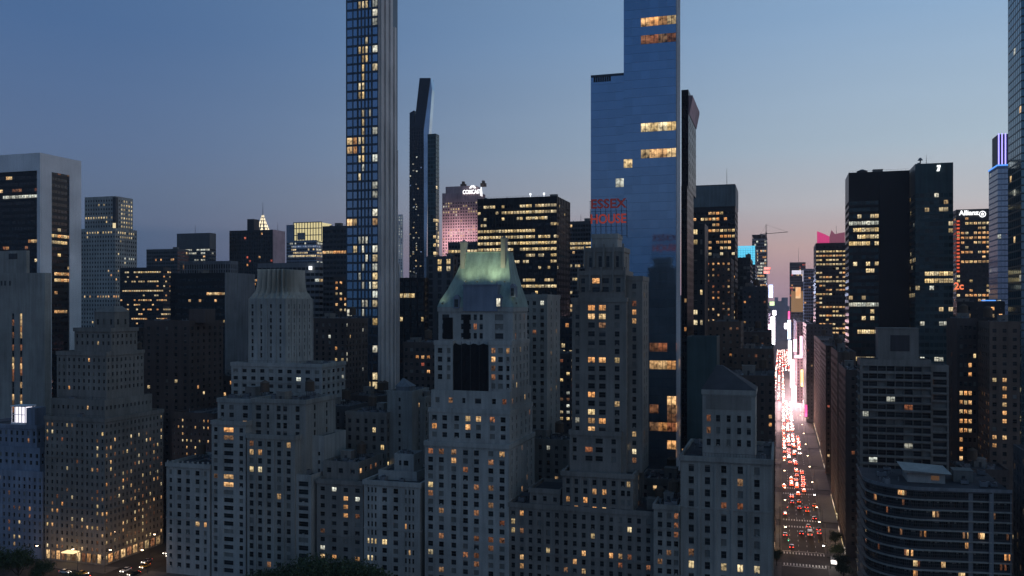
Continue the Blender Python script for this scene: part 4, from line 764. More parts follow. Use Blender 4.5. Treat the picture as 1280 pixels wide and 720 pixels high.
# the slender skyscraper
b = Bld('skyscraper', 'extremely slender skyscraper with a blue glass front and ribbed grey side', 'building', 'L', glass='slim', p=.03, kinds='cy', blinds=.0)
Yf = 462; x0, x1_ = X_at(433, Yf), X_at(472.5, Yf); zt = 420
stg = sty(fh=5.2, kinds='cy', cols=[(.105, 3.3), (.28, 2.3), (.42, 1.2), (.53, 1.2), (.64, 1.2), (.75, 1.0), (.905, 2.9)], h=3.9, rec=.12, base=1, side=dict(cols=None, mw=999, fin=None), scols=[])
b.litrects = [(463, 0, 473, 32, .7, 'c'), (448, 0, 462, 8, .9, 'y'), (450, 50, 460, 60, .8, 'y'), (448, 62, 462, 74, 1, 'y'), (463, 60, 474, 70, 1, 'c'), (434, 60, 448, 74, .6, 'c'), (463, 110, 474, 225, .5, 'c'), (447, 85, 458, 200, .45, 'y'), (434, 176, 450, 188, 1, 'w'), (463, 176, 474, 188, 1, 'w'), (434, 268, 446, 280, 1, 'w'), (463, 268, 474, 280, 1, 'w'), (463, 225, 474, 268, .5, 'c'), (463, 310, 474, 405, .95, 'cy'), (447, 290, 462, 440, .3, 'c'), (463, 426, 474, 438, 1, 'c'), (434, 460, 446, 482, 1, 'y'), (463, 460, 474, 482, 1, 'y'), (434, 426, 446, 438, .9, 'c')]
S['spandrel'] = stone('spandrel_blue', (.07, .10, .14), .35, .1); t = tier(b, 0, 0, 0, 0, 0, stg, 'spandrel', world=(x0, x1_, Yf, Y_at(497, x1_)), ztop=zt)
m = MB(); yb = [(Y_at(490, x1_), zt + 3), (Y_at(494, x1_), Z_at(40, x1_, Yf + 30)), (Y_at(495.5, x1_), Z_at(190, x1_, Yf + 30)), (Y_at(497.5, x1_), Z_at(330, x1_, Yf + 30))]
ylast = Yf + .02
for i, (ye, ze) in enumerate(yb):
    n = max(1, round((ye - ylast) / 5.5))
    m.box(x1_ + .003, x1_ + .3, ylast, ye, 0, ze)
    for k in range(n): ya = ylast + (ye - ylast) * (k + .25) / n; m.box(x1_ + .3, x1_ + 1.3, ya, ya + (ye - ylast) / n * .5, 0, ze)
    ylast = ye
b.part('ribbed_side_wall', m, S['terra'])
m = MB()
for fx in (0, .2, .345, .475, .585, .7, .81, 1): xx = x0 + (x1_ - x0) * fx; m.box(xx - .12, xx + .12, Yf - .3, Yf, 0, zt)
b.part('mullion', m, stone('bronze_mullion', (.10, .13, .16), .35, metallic=.4)); fin(b)
b = Bld('office_tower', 'thin white lit tower peeping out behind the slender skyscraper', 'building', 'L', glass='office', p=.7, kinds='c')
tier(b, 490, 503, 504, 268, 1150, sty(fh=4, mw=3, w=1.4, h=1.5, kinds='c'), 'white'); fin(b)
# leaning-top glass tower
b = Bld('skyscraper', 'dark blue glass tower with a leaning sharply cut top, faceted pale edge', 'building', 'L', p=.04, glass='blue')
Ym = 830; P3 = lambda px, py, y=Ym: (X_at(px, y), y, Z_at(py, X_at(px, y), y))
b.ensure(X_at(520, Ym), Ym)
FR = stone('facet_dark_glass', (.012, .022, .04), .2, .1, .05, .1, .1, .5); FP = stone('facet_pale_glass', (.52, .62, .72), .15, .1, .05, .1, .9, .5)
def prism(pts, y, dy, name, mat, shift=0):
    m = MB(); A = [P3(px, py, y) for px, py in pts]; Bk = [(a[0] + shift, a[1] + dy, a[2]) for a in A]; k = len(A); m.v = A + Bk; m.f = [tuple(range(k))] + [tuple(range(2 * k - 1, k - 1, -1))] + [(i, k + i, k + (i + 1) % k, (i + 1) % k) for i in range(k)]; m.m = [0] * len(m.f); return b.part(name, m, mat)
prism([(511, 560), (530, 560), (529.3, 162), (538, 97.5), (524.5, 97.5), (518, 155), (517.5, 138), (512, 141)], Ym, 9, 'wall', FR)
prism([(530.2, 560), (533, 560), (533, 330), (536, 168), (540, 112), (538.3, 97.5), (529.6, 162)], Ym + .5, 7, 'facet', FP)
occ(X_at(511, Ym), X_at(534, Ym), Ym, Ym + 9, 0, Z_at(150, X_at(520, Ym), Ym))
rg = random.Random(5)
for i in range(40):
    py = rg.choice([rg.uniform(190, 300), rg.uniform(290, 345)]); px = rg.choice([513, 517, 520, 520.5, 523, 526]) + rg.uniform(-.4, .4); x, y, z = P3(px, py, Ym - .05); b.units.append([('x', (x, y, z), 1.3, 1.2, rg.choice('ccyb'), -1)])
m = MB()
for i in range(46):
    py = 345 - i * 4.4
    if py > 160: a, c = P3(511.3, py, Ym), P3(529, py, Ym); m.box(a[0], c[0], Ym - .25, Ym - .003, a[2], a[2] + .35)
for px in (514, 517, 520, 523, 526): a = P3(px, 160, Ym); m.box(a[0] - .15, a[0] + .15, Ym - .3, Ym - .003, 0, a[2])
b.part('mullion', m, S['steel']); fin(b)
b = Bld('office_tower', 'dark green tower pressed against the leaning glass tower, lit window column', 'building', 'L', glass='teal', p=.03, kinds='y', lit=[(540, 270, 549, 345, .55, 'y')])
tier(b, 534.5, 545, 549, 167, 800, sty(fh=4, mw=2.6, fill=.3, h=3, rec=.15), 'teal'); fin(b)
b = Bld('office_tower', 'black office slab with thin vertical fins and two lit floors', 'building', 'L', glass='office', pf=(.05, .3, .0), kinds='y', lit=[(498, 369, 518, 374, .95, 'y'), (497, 416, 512, 421, .95, 'w'), (500, 400, 530, 460, .06, 'w')])
t = tier(b, 496, 530, 535, 347, 540, sty(fh=3.9, mw=1.9, fill=.3, h=2.8, unit='floor', fin=(2, .6, .35), rec=.2), 'black'); clutter(b, t, 4); fin(b)
b = Bld('office_block', 'plain grey-brown block with two large bright windows near its flat roof', 'building', 'L', glass='office', pf=(.12, .2, .01), kinds='wr', lit=[(545, 326, 553, 336, 1, 'y'), (557, 326, 564, 336, 1, 'y'), (534, 320, 545, 350, 0)])
t = tier(b, 533, 566, 572, 320, 600, sty(fh=5, mw=6.5, w=3.0, h=3.6, top=1.5), 'mid'); clutter(b, t, 3); fin(b)
b = Bld('office_block', 'low flat-roofed block with a single lit strip under the pinkish tower', 'building', 'L', glass='office', pf=(.2, .3, .02), kinds='y', lit=[(560, 309, 597, 316, .9, 'y')])
t = tier(b, 560, 600, 604, 302, 700, sty(fh=3.9, mw=2.6, fill=.5, h=2.4, unit='floor'), 'mid'); fin(b)
b = Bld('office_tower', 'pinkish floodlit skyscraper with white glowing letters and a feathered emblem on its roof', 'building', 'L', glass='office', pf=(.4, .5, .12), kinds='ycw', lit=[(558, 243, 595, 268, .35, 'y')])
t = tier(b, 553, 597, 612, 240, 1120, sty(fh=4, mw=3.4, w=1.7, h=2.2, fin=(1, .8, .9), unit='floor', rec=.5, top=12), 'pink', dep=30)
t2 = tier(b, 557, 594, 606, 232, 1126, sty(mw=999), 'pink', dep=20)
for px in (579, 604): xx = X_at(px, 1130); m = MB(); m.box(xx - 3.4, xx + 3.4, 1128, 1134, t2[6] - .1, t2[6] + 4.5); m.box(xx - 1.6, xx + 1.6, 1129, 1133, t2[6] + 4.5, t2[6] + 8); b.part('cooling_tower', m, S['brown'])
WHT = emit('sign_white', (1, 1, 1), 1.7, (.5, .5, .5)); xa = X_at(590, 1119)
letters(b, 'COMCAST', xa, 1118.6, Z_at(243.5, xa, 1119), 7.5, 26, WHT, ext=.3)
m = MB(); cx_, cz = xa + 1, Z_at(235.8, xa, 1119)
for i in range(6):
    a = math.pi * (.08 + .84 * i / 5); r0, r1 = 1.2, 4.4
    c, s_ = math.cos(a), math.sin(a); pts = [(r0 * c, r0 * s_)] + [(r1 * math.cos(a + d) * (1 if abs(d) > .01 else 1.12), r1 * math.sin(a + d) * (1 if abs(d) > .01 else 1.12)) for d in (-.19, 0, .19)]
    m.hull([(cx_ + p, 1118.9, cz + q) for p, q in pts], [(cx_ + p, 1118.4, cz + q) for p, q in pts])
b.part('emblem', m, WHT); m = MB(); xx = X_at(607, 1117); zz = Z_at(243, xx, 1119); m.hull([(t[1] + .05, 1128, zz), (t[1] + .5, 1128, zz), (t[1] + .5, 1140, zz), (t[1] + .05, 1140, zz)], [(t[1] + .05, 1133, zz + 12), (t[1] + .5, 1133, zz + 12), (t[1] + .5, 1135, zz + 12), (t[1] + .05, 1135, zz + 12)]); b.part('side_emblem', m, WHT)
MC['stone_pinkish']  # washed pink by spots added in open air before its face
for fx in (.15, .5, .85):
    xx = t[0] + (t[1] - t[0]) * fx; m = MB(); m.box(xx - .8, xx + .8, 1113, 1114.2, 60, 61); o = b.part('flood_lamp', m, S['steel'])  # unlit boxes in mid-air, apart from the added spots
    ld = bpy.data.lights.new('facade_light', 'SPOT'); ld.energy = 80000; ld.color = (1, .68, .70); ld.spot_size = R(100); ld.spot_blend = 1; ld.shadow_soft_size = 1
    lo = bpy.data.objects.new('facade_light', ld); COL.objects.link(lo); lo.location = (xx, 1072, 190); lo.rotation_euler = (R(98), 0, 0)
fin(b)
b = Bld('office_tower', 'massive black office tower with bright yellow window bands on most floors', 'building', 'L', glass='office', pf=(.75, .6, .05), kinds='yyo', lit=[(598, 246, 700, 252, .01), (598, 257, 690, 264, .45, 'y'), (598, 286, 668, 294, .85, 'y'), (598, 295, 665, 302, .85, 'y'), (598, 306, 640, 312, .8, 'y'), (598, 276, 660, 282, .12), (598, 265, 640, 275, .5, 'y'), (698, 240, 714, 500, .01)])
t = tier(b, 597, 696, 712, 245, 600, sty(fh=4.35, mw=2.15, fill=.3, h=2.0, unit='floor', fin=(2, .5, .4), rec=.2, top=4), 'black'); clutter(b, t, 4)
for px in (663, 680): xx = X_at(px, 602); m = MB(); m.cyl(xx, 602, t[6], t[5] + 1.5, .2, n=6); m.cyl(xx, 602, t[5] + 1.5, t[5] + 2.9, .7, n=8); b.part('roof_lamp', m, emit('white_lamp', (.9, .95, 1), 1.6))
fin(b)
b = Bld('office_tower', 'dark tower with a few lit rows in the gap left of the red roof sign', 'building', 'L', glass='office', pf=(.3, .4, .05), kinds='yw', lit=[(712, 300, 740, 312, .8, 'y')])
t = tier(b, 712, 742, 748, 276, 760, OFF, 'mid'); clutter(b, t, 4); mast(b, t[0] + 9, t[2] + 5, t[6], 8, .2); fin(b)
# blue glass giant
DG = depth(X_at(820, 393.8), 393.8)
b = Bld('skyscraper', 'giant blue mirrored glass skyscraper with stepped shoulder, few lit floors', 'building', 'L', glass='blue', p=.0, kinds='c', blinds=0,
        lit=[(800, 22, 841, 0, .97, 'w', DG), (800, 52.5, 841, 0, .9, 'd', DG), (798, 160, 841, 0, 1, 'y', DG), (797, 193, 841, 0, 1, 'w', DG), (797, 118, 841, 0, .5, 'd', DG), (785, 140, 792, 148, 1, 'c'), (760, 140, 764, 148, 1, 'c'), (774, 222, 780, 232, .9, 'c'), (785, 190, 790, 210, .6, 'w'), (740, 190, 752, 198, .5, 'w'), (815, 432, 850, 440, .9, 'd'), (816, 452, 850, 461, .8, 'w'), (838, 486, 856, 570, .45, 'wdd'), (816, 490, 838, 620, .22, 'wdd'), (800, 112, 840, 122, .5, 'd')])
Yg = 395; GS = sty(fh=3.9, mw=3.5, fill=.03, h=3.84, rec=.04, base=.5, top=.5, unit='floor', sill=.5)
xs, xm, xr_ = X_at(738.5, Yg), X_at(779.5, Yg - 1.2), X_at(845, Yg - 1.2)
t1 = tier(b, 0, 0, 0, 0, 0, GS, 'spandrel', world=(xs, xm, Yg, Yg + 28), ztop=Z_at(91, xm, Yg))
xlow = t1
t2 = tier(b, 0, 0, 0, 0, 0, GS, 'spandrel', world=(xm + .05, xr_, Yg - 1.2, Y_at(849.5, xr_)), ztop=290, z0=0)
m = MB()
for fx in (.12, .38, .62, .86): ya = t2[2] + (t2[3] - t2[2]) * fx; m.box(xr_ + .003, xr_ + .5, ya - .35, ya + .35, 0, 290)
b.part('side_rib', m, S['white'])
m = MB(); a, c = X_at(742, Yg), X_at(764, Yg)
for i in range(8): m.box(a + (c - a) * i / 8, a + (c - a) * (i + .8) / 8, Yg - .15, Yg - .003, Z_at(103, a, Yg), Z_at(96, a, Yg))
b.part('louvre_panel', m, S['steel']); fin(b)
b = Bld('skyscraper', 'narrow black skyscraper with a projecting cornice, hard beside the blue mirrored giant', 'building', 'L', glass='office', p=.03, kinds='wc', blinds=.1, lit=[(850, 385, 862, 620, .08, 'w')])
t = tier(b, 851.5, 859, 867, 232, 452, sty(fh=3.6, cols=[(.3, 1), (.7, 1)], h=2, scols=[(.1, 1.6), (.3, 1.6), (.5, 1.6), (.7, 1.6), (.9, 1.6)], ledge=3, ledge_d=.15), 'black')
t2 = tier(b, 851.8, 860.5, 870, 112, 455, sty(fh=3.6, cols=[(.3, 1), (.7, 1)], h=2, scols=[(.12, 1.6), (.3, 1.6), (.5, 1.6), (.7, 1.6), (.88, 1.6)], ledge=3, ledge_d=.15), 'black')
x0, x1_, y0, y1 = t2[:4]; zt = t2[5]; m = MB(); m.hull([(x1_, y0 + 2, zt - 12), (x1_ + .3, y0 + 2, zt - 12), (x1_ + .3, y1, zt - 12), (x1_, y1, zt - 12)], [(x1_, y0 + 2, zt - 4), (x1_ + 1.9, y0 + 2, zt - 4), (x1_ + 1.9, y1, zt - 4), (x1_, y1, zt - 4)]); m.box(x1_, x1_ + 1.9, y0 + 2, y1, zt - 4, zt - 2.5); b.part('projecting_cornice', m, S['pink']); fin(b)
b = Bld('office_tower', 'broad dark office tower with a teal-grey top band and orange lit upper floors', 'building', 'L', glass='office', pf=(.7, .45, .08), kinds='wwy', lit=[(867, 236, 922, 254, 0), (887, 259, 898, 292, .9, 'w'), (867, 258, 922, 264, .5, 'w')])
t = tier(b, 866, 919, 922, 230, 640, sty(fh=4.1, mw=2.6, fill=.7, h=1.9, unit='floor', top=18), 'dark', dep=40)
m = MB(); m.box(t[0] - .3, t[1] + .3, t[2] - .3, t[3], t[5] - 15.5, t[5] - .5); b.part('plant_screen', m, stone('screen_tealgrey', (.16, .20, .21), .6)); mast(b, X_at(908, 645), 650, t[6], 14, .2); fin(b)
b = Bld('apartment_tower', 'slim dark tower with a single column of large square yellow windows', 'building', 'L', p=.02, kinds='y', lit=[(865, 285, 874, 540, .5, 'y')])
t = tier(b, 863.5, 881, 884, 279, 520, sty(fh=5.8, cols=[(.33, 2.2), (.75, 1.2)], h=2.8, scols=[(.5, 1)]), 'dark', dep=24); clutter(b, t, 2, 0, False); fin(b)
b = Bld('apartment_tower', 'dark brown tower speckled with small orange windows, left side of the avenue', 'building', 'L', p=.4, kinds='wwd')
t = tier(b, 882, 914, 919, 322, 560, sty(fh=3.5, mw=2.9, w=1.1, h=1.3), 'brick', dep=36); clutter(b, t, 3, 1); fin(b)
b = Bld('apartment_block', 'stepped brick block with sparse lights behind the blank teal slab', 'building', 'L', p=.14, kinds='wd')
t = tier(b, 884, 926, 934, 402, 470, sty(fh=3.4, mw=2.9, w=1.1, h=1.4), 'brown', dep=34); clutter(b, t, 4, 1); fin(b)

# ------------------------------------------------------------------ avenue, left wall of the canyon
def ave(side, name, label, y0, y1, pxo, yt, st, wall, X=None, **kw):
    b = Bld(name, label, 'building', side, **kw); X = X if X is not None else (AVL if side == 'L' else AVR)
    w_ = (X_at(pxo, y0), X) if side == 'L' else (X, X_at(pxo, y0))
    t = tier(b, 0, 0, 0, 0, 0, st, wall, world=(w_[0], w_[1], y0, y1), ztop=Z_at(yt, X, y0)); clutter(b, t, 4, 1)
    # lit shop fronts at street level
    s_ = 1 if side == 'L' else -1; m = MB(); n = int((y1 - y0) / 7)
    for i in range(n):
        a, c = y0 + (y1 - y0) * i / n + .4, y0 + (y1 - y0) * (i + 1) / n - .4; rr = b.rng.random()
        xx = X + s_ * .06; mi = 0 if rr < .55 else (1 if rr < .75 else 2)
        if s_ > 0: m.quad((xx, a, .6), (xx, c, .6), (xx, c, 3.6), (xx, a, 3.6), mi, True)
        else: m.quad((xx, c, .6), (xx, a, .6), (xx, a, 3.6), (xx, c, 3.6), mi, True)
    if y0 > 780:  # tall glowing upper fronts added to brighten the far avenue
        for i in range(n):
            a, c = y0 + (y1 - y0) * i / n + .3, y0 + (y1 - y0) * (i + 1) / n - .3; rr = b.rng.random(); zt_ = b.rng.uniform(6.5, 13); xx = X + s_ * .35
            if s_ > 0: m.quad((xx, a, 4.4), (xx, c, 4.4), (xx, c, zt_), (xx, a, zt_), 3 + int(rr * 3), True)
            else: m.quad((xx, c, 4.4), (xx, a, 4.4), (xx, a, zt_), (xx, c, zt_), 3 + int(rr * 3), True)
    b.part('shop_window', m, [LIT['s'], LIT['y'], G['office'], lit('front_white', (1, .75, .8), (.9, .9, 1), 3.2, .25), lit('front_pink', (1, .35, .45), (1, .6, .7), 2.2, .25), lit('front_gold', (1, .55, .25), (1, .8, .5), 2.2, .2)])
    if y0 > 780:  # area lamp added along the fronts to wash the road pink
        ld = bpy.data.lights.new('front_light', 'AREA'); ld.shape = 'RECTANGLE'; ld.size = y1 - y0; ld.size_y = 9; ld.energy = 640 * (y1 - y0); ld.color = (1, .62, .6); lo = bpy.data.objects.new('front_light', ld); COL.objects.link(lo); lo.location = (X + s_ * .9, (y0 + y1) / 2, 8.5); lo.rotation_euler = Vector((s_, 0, -.45)).to_track_quat('-Z', 'Z').to_euler(); lo.rotation_euler = (R(66), 0, R(-90) if s_ > 0 else R(90))
    m = MB(); m.box(min(X, X + s_ * .5), max(X, X + s_ * .5), y0 + 1, y1 - 1, 4.0, 4.25); b.part('awning', m, S['brick']); fin(b); return b, t
DOT = sty(fh=3.5, mw=3.0, w=1.2, h=1.5); 
ave('L', 'apartment_block', 'brown brick block on the avenue directly behind the club building', 402, 450, 898, 470, DOT, 'brick', p=.07, kinds='wd')
ave('L', 'apartment_block', 'dark block with tiny lights on the avenue, second behind the club building', 468, 528, 915, 436, DOT, 'brown', X=-4, p=.10, kinds='wd')
ave('L', 'apartment_block', 'dull flat-topped block on the avenue, third behind the club building', 550, 610, 928, 415, DOT, 'brick', X=-6, p=.08, kinds='wd')
ave('L', 'office_block', 'grey-purple office block with a dark slot at its top beside the avenue', 634, 690, 928, 358, DOT, 'mid', X=-9.5, p=.05, kinds='wd')
ave('L', 'office_block', 'dark square-topped block rising left of the glowing canyon', 712, 770, 916, 322, OFF, 'dark', X=X_at(938, 712), pf=(.1, .2, .01), kinds='w')
ave('L', 'office_block', 'low dark frontage between the grey-purple block and the blazing billboards', 796, 856, 940, 400, OFF, 'dark', X=-12, pf=(.3, .2, .05), kinds='wr')
ave('L', 'office_block', 'purple-tinted frontage just before the billboards on the canyon’s shaded side'.replace('’', "'"), 878, 1010, 944, 388, OFF, 'mid', X=-14, pf=(.3, .4, .05), kinds='wcr')
b = Bld('office_tower', 'tower wrapped in cyan glowing screens beyond the dark square-topped block', 'building', 'L', glass='office', pf=(.1, .2, 0), kinds='c')
t = tier(b, 919, 944, 950, 310, 1010, OFF, 'mid')
m = MB(); 
for i in range(8):
    for j in range(8):
        if j < 3 and i < 5: continue
        a, c = X_at(920, 1010), X_at(944, 1010); z0, z1 = Z_at(331, a, 1010), Z_at(307.5, a, 1010); xx = a + (c - a) * i / 8; zz = z0 + (z1 - z0) * j / 8
        m.box(xx + .12, xx + (c - a) / 8 - .12, 1008.6, 1009.4, zz + .12, zz + (z1 - z0) / 8 - .12)
b.part('screen', m, emit('screen_cyan', (.10, .55, .80), 1.3)); fin(b)
b = Bld('office_tower', 'white lit tower with a construction crane on its unfinished roof', 'building', 'L', glass='office', pf=(.8, .5, .1), kinds='ccw')
t = tier(b, 940, 958, 966, 298, 1150, OFF, 'grey'); x0, x1_, y0, y1, _, zz, zr = t
m = MB(); cxr = x0 + 17
for dx in (-.6, .6):
    for dy in (-.6, .6): m.tube((cxr + dx, y0 + 8 + dy, zr), (cxr + dx, y0 + 8 + dy, zz + 18), .22, 4)
for k in range(6): m.tube((cxr - .6, y0 + 7.4, zr + k * 3), (cxr + .6, y0 + 7.4, zr + k * 3 + 3), .15, 4)
m.tube((cxr - 7, y0 + 8, zz + 6), (cxr + 26, y0 + 8, zz + 8), .45, 4); m.tube((cxr, y0 + 8, zz + 18), (cxr + 25, y0 + 8, zz + 8.2), .12, 4); m.tube((cxr, y0 + 8, zz + 18), (cxr - 7, y0 + 8, zz + 6), .12, 4); m.box(cxr - 8, cxr - 5, y0 + 7, y0 + 9, zz + 3.5, zz + 6); m.box(cxr - 1, cxr + 1, y0 + 7, y0 + 9, zz + 5.5, zz + 8)
cr_ = thing('tower_crane', 'construction crane with a sloping jib on the roof of the white lit tower', 'crane', (cxr, y0 + 8, zr)); m.build('crane_mast_and_jib', S['brown'], cr_, rel=(cxr, y0 + 8, zr))
m = MB(); m.box(x0, x1_, y0, y1, zz + 4.4, zz + 5); 
for fx in (0, .33, .66, 1): m.box(x0 + (x1_ - x0 - .6) * fx, x0 + (x1_ - x0 - .6) * fx + .6, y0, y0 + .6, zz - 1, zz + 4.4)
b.part('bare_frame', m, S['grey']); fin(b)

# ------------------------------------------------------------------ avenue, right wall of the canyon
ave('R', 'apartment_block', 'dark brown block on the avenue behind the banded slab', 402, 450, 1076, 462, DOT, 'brick', p=.05, kinds='wd')
ave('R', 'office_block', 'plain dark frontage, second behind the banded slab along the avenue', 468, 528, 1070, 440, DOT, 'brown', p=.04, kinds='wd', X=26.5)
ave('R', 'office_block', 'dim reddish block below the dark twin-slab tower beside the avenue', 600, 690, 1066, 432, DOT, 'brick', p=.05, kinds='wr', X=27)
ave('R', 'office_block', 'dark frontage catching pink billboard light, past the dim reddish block', 712, 850, 1062, 425, DOT, 'brown', p=.04, kinds='wr', X=28)
b = Bld('office_tower', 'dark tower with many small amber windows in front of the magenta crown', 'building', 'R', glass='office', pf=(.85, .55, .1), kinds='yw')
t = tier(b, 1017, 1020, 1057, 304, 880, sty(fh=4, mw=2.7, fill=.8, h=1.7, unit='floor', rec=.3), 'dark', dep=60); clutter(b, t, 3); fin(b)
b = Bld('hotel_tower', 'tower with a magenta-lit jagged crown peeking over its dark neighbour', 'building', 'R', glass='office', pf=(.2, .2, .02), kinds='w')
t = tier(b, 1020, 1023, 1056, 306, 1020, OFF, 'mid', dep=30); x0, x1_ = t[0], t[1]
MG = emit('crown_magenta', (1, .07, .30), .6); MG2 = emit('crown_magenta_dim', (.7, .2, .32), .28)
def zz_(py): return Z_at(py, x0, 1020)
m = MB()
for pts in ([(0, 306), (0, 289), (.28, 293), (.45, 296), (.45, 306)], [(.45, 306), (.45, 296), (.52, 288), (.64, 293), (1, 291), (1, 306)]): m.hull([(x0 + (x1_ - x0) * f, 1019.5, zz_(p)) for f, p in pts], [(x0 + (x1_ - x0) * f, 1020.5, zz_(p)) for f, p in pts], len(m.f) > 4)
b.part('crown', m, [MG, MG2]); mast(b, x1_ - 8, 1030, t[6], 22, .3); fin(b)
b = Bld('office_tower', 'slim tower above the canyon’s vanishing point with a small white sign and vertical light strip'.replace('’', "'"), 'building', 'R', glass='office', pf=(.2, .3, .05), kinds='wr')
t = tier(b, 987, 989, 1007, 328, 1420, OFF, 'mid', dep=30); x0, x1_ = t[0], t[1]
m = MB(); m.box(x0 + 3, x1_ - 6, 1419.2, 1419.8, Z_at(343, x0, 1420), Z_at(338, x0, 1420)); b.part('sign_panel', m, emit('sign_cool', (.9, .85, 1), .9)); m = MB(); m.box(x1_ - 4.4, x1_ - 2.8, 1419.2, 1419.8, Z_at(352, x0, 1420), Z_at(338, x0, 1420)); b.part('light_strip', m, emit('sign_cool', (.9, .85, 1), .9)); m = MB(); m.box(x0 + 2, x1_ - 2, 1419, 1419.8, Z_at(390, x0, 1420), Z_at(364, x0, 1420)); b.part('screen', m, LIT['w']); mast(b, x0 + 13, 1430, t[6], 24, .25); fin(b)
b = Bld('office_tower', 'plain greyish tower squeezed between the canyon and the amber-windowed tower', 'building', 'R', glass='office', pf=(.2, .2, .02), kinds='w')
tier(b, 1004, 1006, 1019, 336, 1180, OFF, 'bluestone', dep=40); fin(b)
b = Bld('office_tower', 'dark twin-slab office tower with bright ribbon floors on its narrower half', 'building', 'R', glass='teal', pf=(.12, .4, .015), kinds='oy', lit=[(1062, 276, 1098, 280, .8, 'c'), (1068, 282, 1098, 288, .9, 'y'), (1062, 289, 1098, 296, .95, 'y'), (1070, 298, 1098, 302, .8, 'y'), (1070, 305, 1098, 311, .95, 'y'), (1060, 380, 1098, 386, .9, 'c'), (1072, 339, 1098, 345, .8, 'y'), (1068, 347, 1098, 353, .8, 'y'), (1072, 412, 1098, 418, .8, 'y'), (1098, 200, 1140, 500, 0)])
TW = sty(fh=4.0, mw=2.3, fill=.25, h=2.3, unit='floor', rec=.2, top=16)
t = tier(b, 1056.5, 1061, 1137, 216, 560, TW, 'black', dep=30); m = MB(); xx = X_at(1099, 560); m.box(xx, t[1] - .1, 559.2, 559.9, 0, t[5] - .5); b.part('blank_panel', m, S['black'])
m = MB(); xx = X_at(1078, 565); m.cyl(xx, 567, t[6], t[5] + 1.5, 3, n=14); m.cyl(xx, 567, t[5] + 1.5, t[5] + 2.6, 3.2, .8, n=14); b.part('roof_dome', m, S['steel']); clutter(b, t, 4); fin(b)
b = Bld('office_tower', 'taller teal-black half of the twin slab with ribbon windows and rooftop dish', 'building', 'R', glass='teal', pf=(.3, .35, .02), kinds='yoc', lit=[(1137, 222, 1192, 230, 0), (1137, 235, 1192, 241, .25, 'c'), (1158, 338, 1190, 344, .85, 'y'), (1158, 346, 1190, 353, .85, 'y'), (1160, 415, 1180, 421, .9, 'y'), (1137, 249, 1190, 256, .15, 'w')])
t = tier(b, 1135, 1137.3, 1191.5, 205, 545, TW, 'teal', dep=30); m = MB(); xx = X_at(1171, 544); zq = Z_at(214, xx, 545)
m.hull([(xx, 544.5, zq), (xx + 1.4, 544.5, zq), (xx + 1.4, 544.9, zq), (xx, 544.9, zq)], [(xx + .9, 544.5, zq + 2.4), (xx + 1.9, 544.5, zq + 2.4), (xx + 1.9, 544.9, zq + 2.4), (xx + .9, 544.9, zq + 2.4)]); m.box(xx + .2, xx + 2, 544.5, 544.9, zq + 2.3, zq + 3.3); b.part('roof_emblem', m, WHT)
m = MB(); xx = X_at(1151, 550); m.cyl(xx, 552, t[6], t[5] + 3, .35, n=8); m.cyl(xx, 552, t[5] + 3, t[5] + 4.4, 1.5, .5, n=12); b.part('roof_dish', m, S['metal']); mast(b, X_at(1160, 550), 556, t[6], 8); clutter(b, t, 4); fin(b)
b = Bld('office_tower', 'office tower with a white lettered sign and round logo above amber windows', 'building', 'R', glass='office', pf=(.95, .55, .2), kinds='wwy', lit=[(1190, 328, 1240, 344, 0), (1190, 275, 1197, 345, .9, 'r'), (1190, 262, 1240, 273, 0)])
t = tier(b, 1188, 1190.5, 1238, 262, 900, sty(fh=4.4, mw=3.4, fill=1.0, h=2.2, unit='floor', rec=.3), 'dark', dep=30)
xx = X_at(1215.5, 899); letters(b, 'Allianz', X_at(1211, 899), 898.8, Z_at(270.3, xx, 899), 6.2, 16.5, WHT, ext=.3)
m = MB(); cxx, czz = X_at(1228, 899), Z_at(268, xx, 899)
n = 20
for i in range(n):
    a0, a1 = 2 * math.pi * i / n, 2 * math.pi * (i + 1) / n
    q = [(cxx + r_ * math.cos(a), czz + r_ * math.sin(a)) for a, r_ in ((a0, 2.3), (a1, 2.3), (a1, 2.9), (a0, 2.9))]; m.hull([(u, 898.9, v) for u, v in q], [(u, 898.4, v) for u, v in q])
for dx, hh in ((-.9, 1.3), (0, 1.8), (.9, 1.3)): m.box(cxx + dx - .28, cxx + dx + .28, 898.4, 898.9, czz - 1.3, czz + hh - .3)
b.part('round_logo', m, WHT); m = MB()
for i in range(15): zz = Z_at(340 - i * 4.5, xx, 899); m.box(t[0] + .3, t[0] + 2.6, 899.2, 899.8, zz, zz + 1.5)
b.part('light_strip', m, emit('strip_red', (1, .13, .04), .8))
letters(b, '2c', X_at(1198.5, 899), 898.8, Z_at(364, xx, 899), 9, 8, emit('sign_orange', (1, .22, .08), 1.2), ext=.3); fin(b)
b = Bld('skyscraper', 'tall pale glass tower crowned with vertical blue-violet neon tubes', 'building', 'R', glass='mirror', p=.01, kinds='c', blinds=0)
t = tier(b, 1236, 1246, 1275, 207, 760, sty(fh=4.2, mw=2.4, fill=.2, h=3.2, rec=.1, unit='floor'), 'bluestone', dep=30)
xa, xe = X_at(1247.5, 764), X_at(1270, 764); t2 = tier(b, 0, 0, 0, 0, 0, sty(mw=999), 'dark', world=(xa, xe, 764, 784), ztop=Z_at(168, xa, 764))
NE = emit('neon_violet', (.34, .30, 1), 2.2); NB = emit('neon_blue', (.10, .35, 1), 1.2)
m = MB()
for i in range(6): xx = xa + .4 + (xe - xa - .8) * i / 5; m.box(xx - .4, xx + .4, 763.2, 763.8, t[5] + .3, t2[5] + .5)
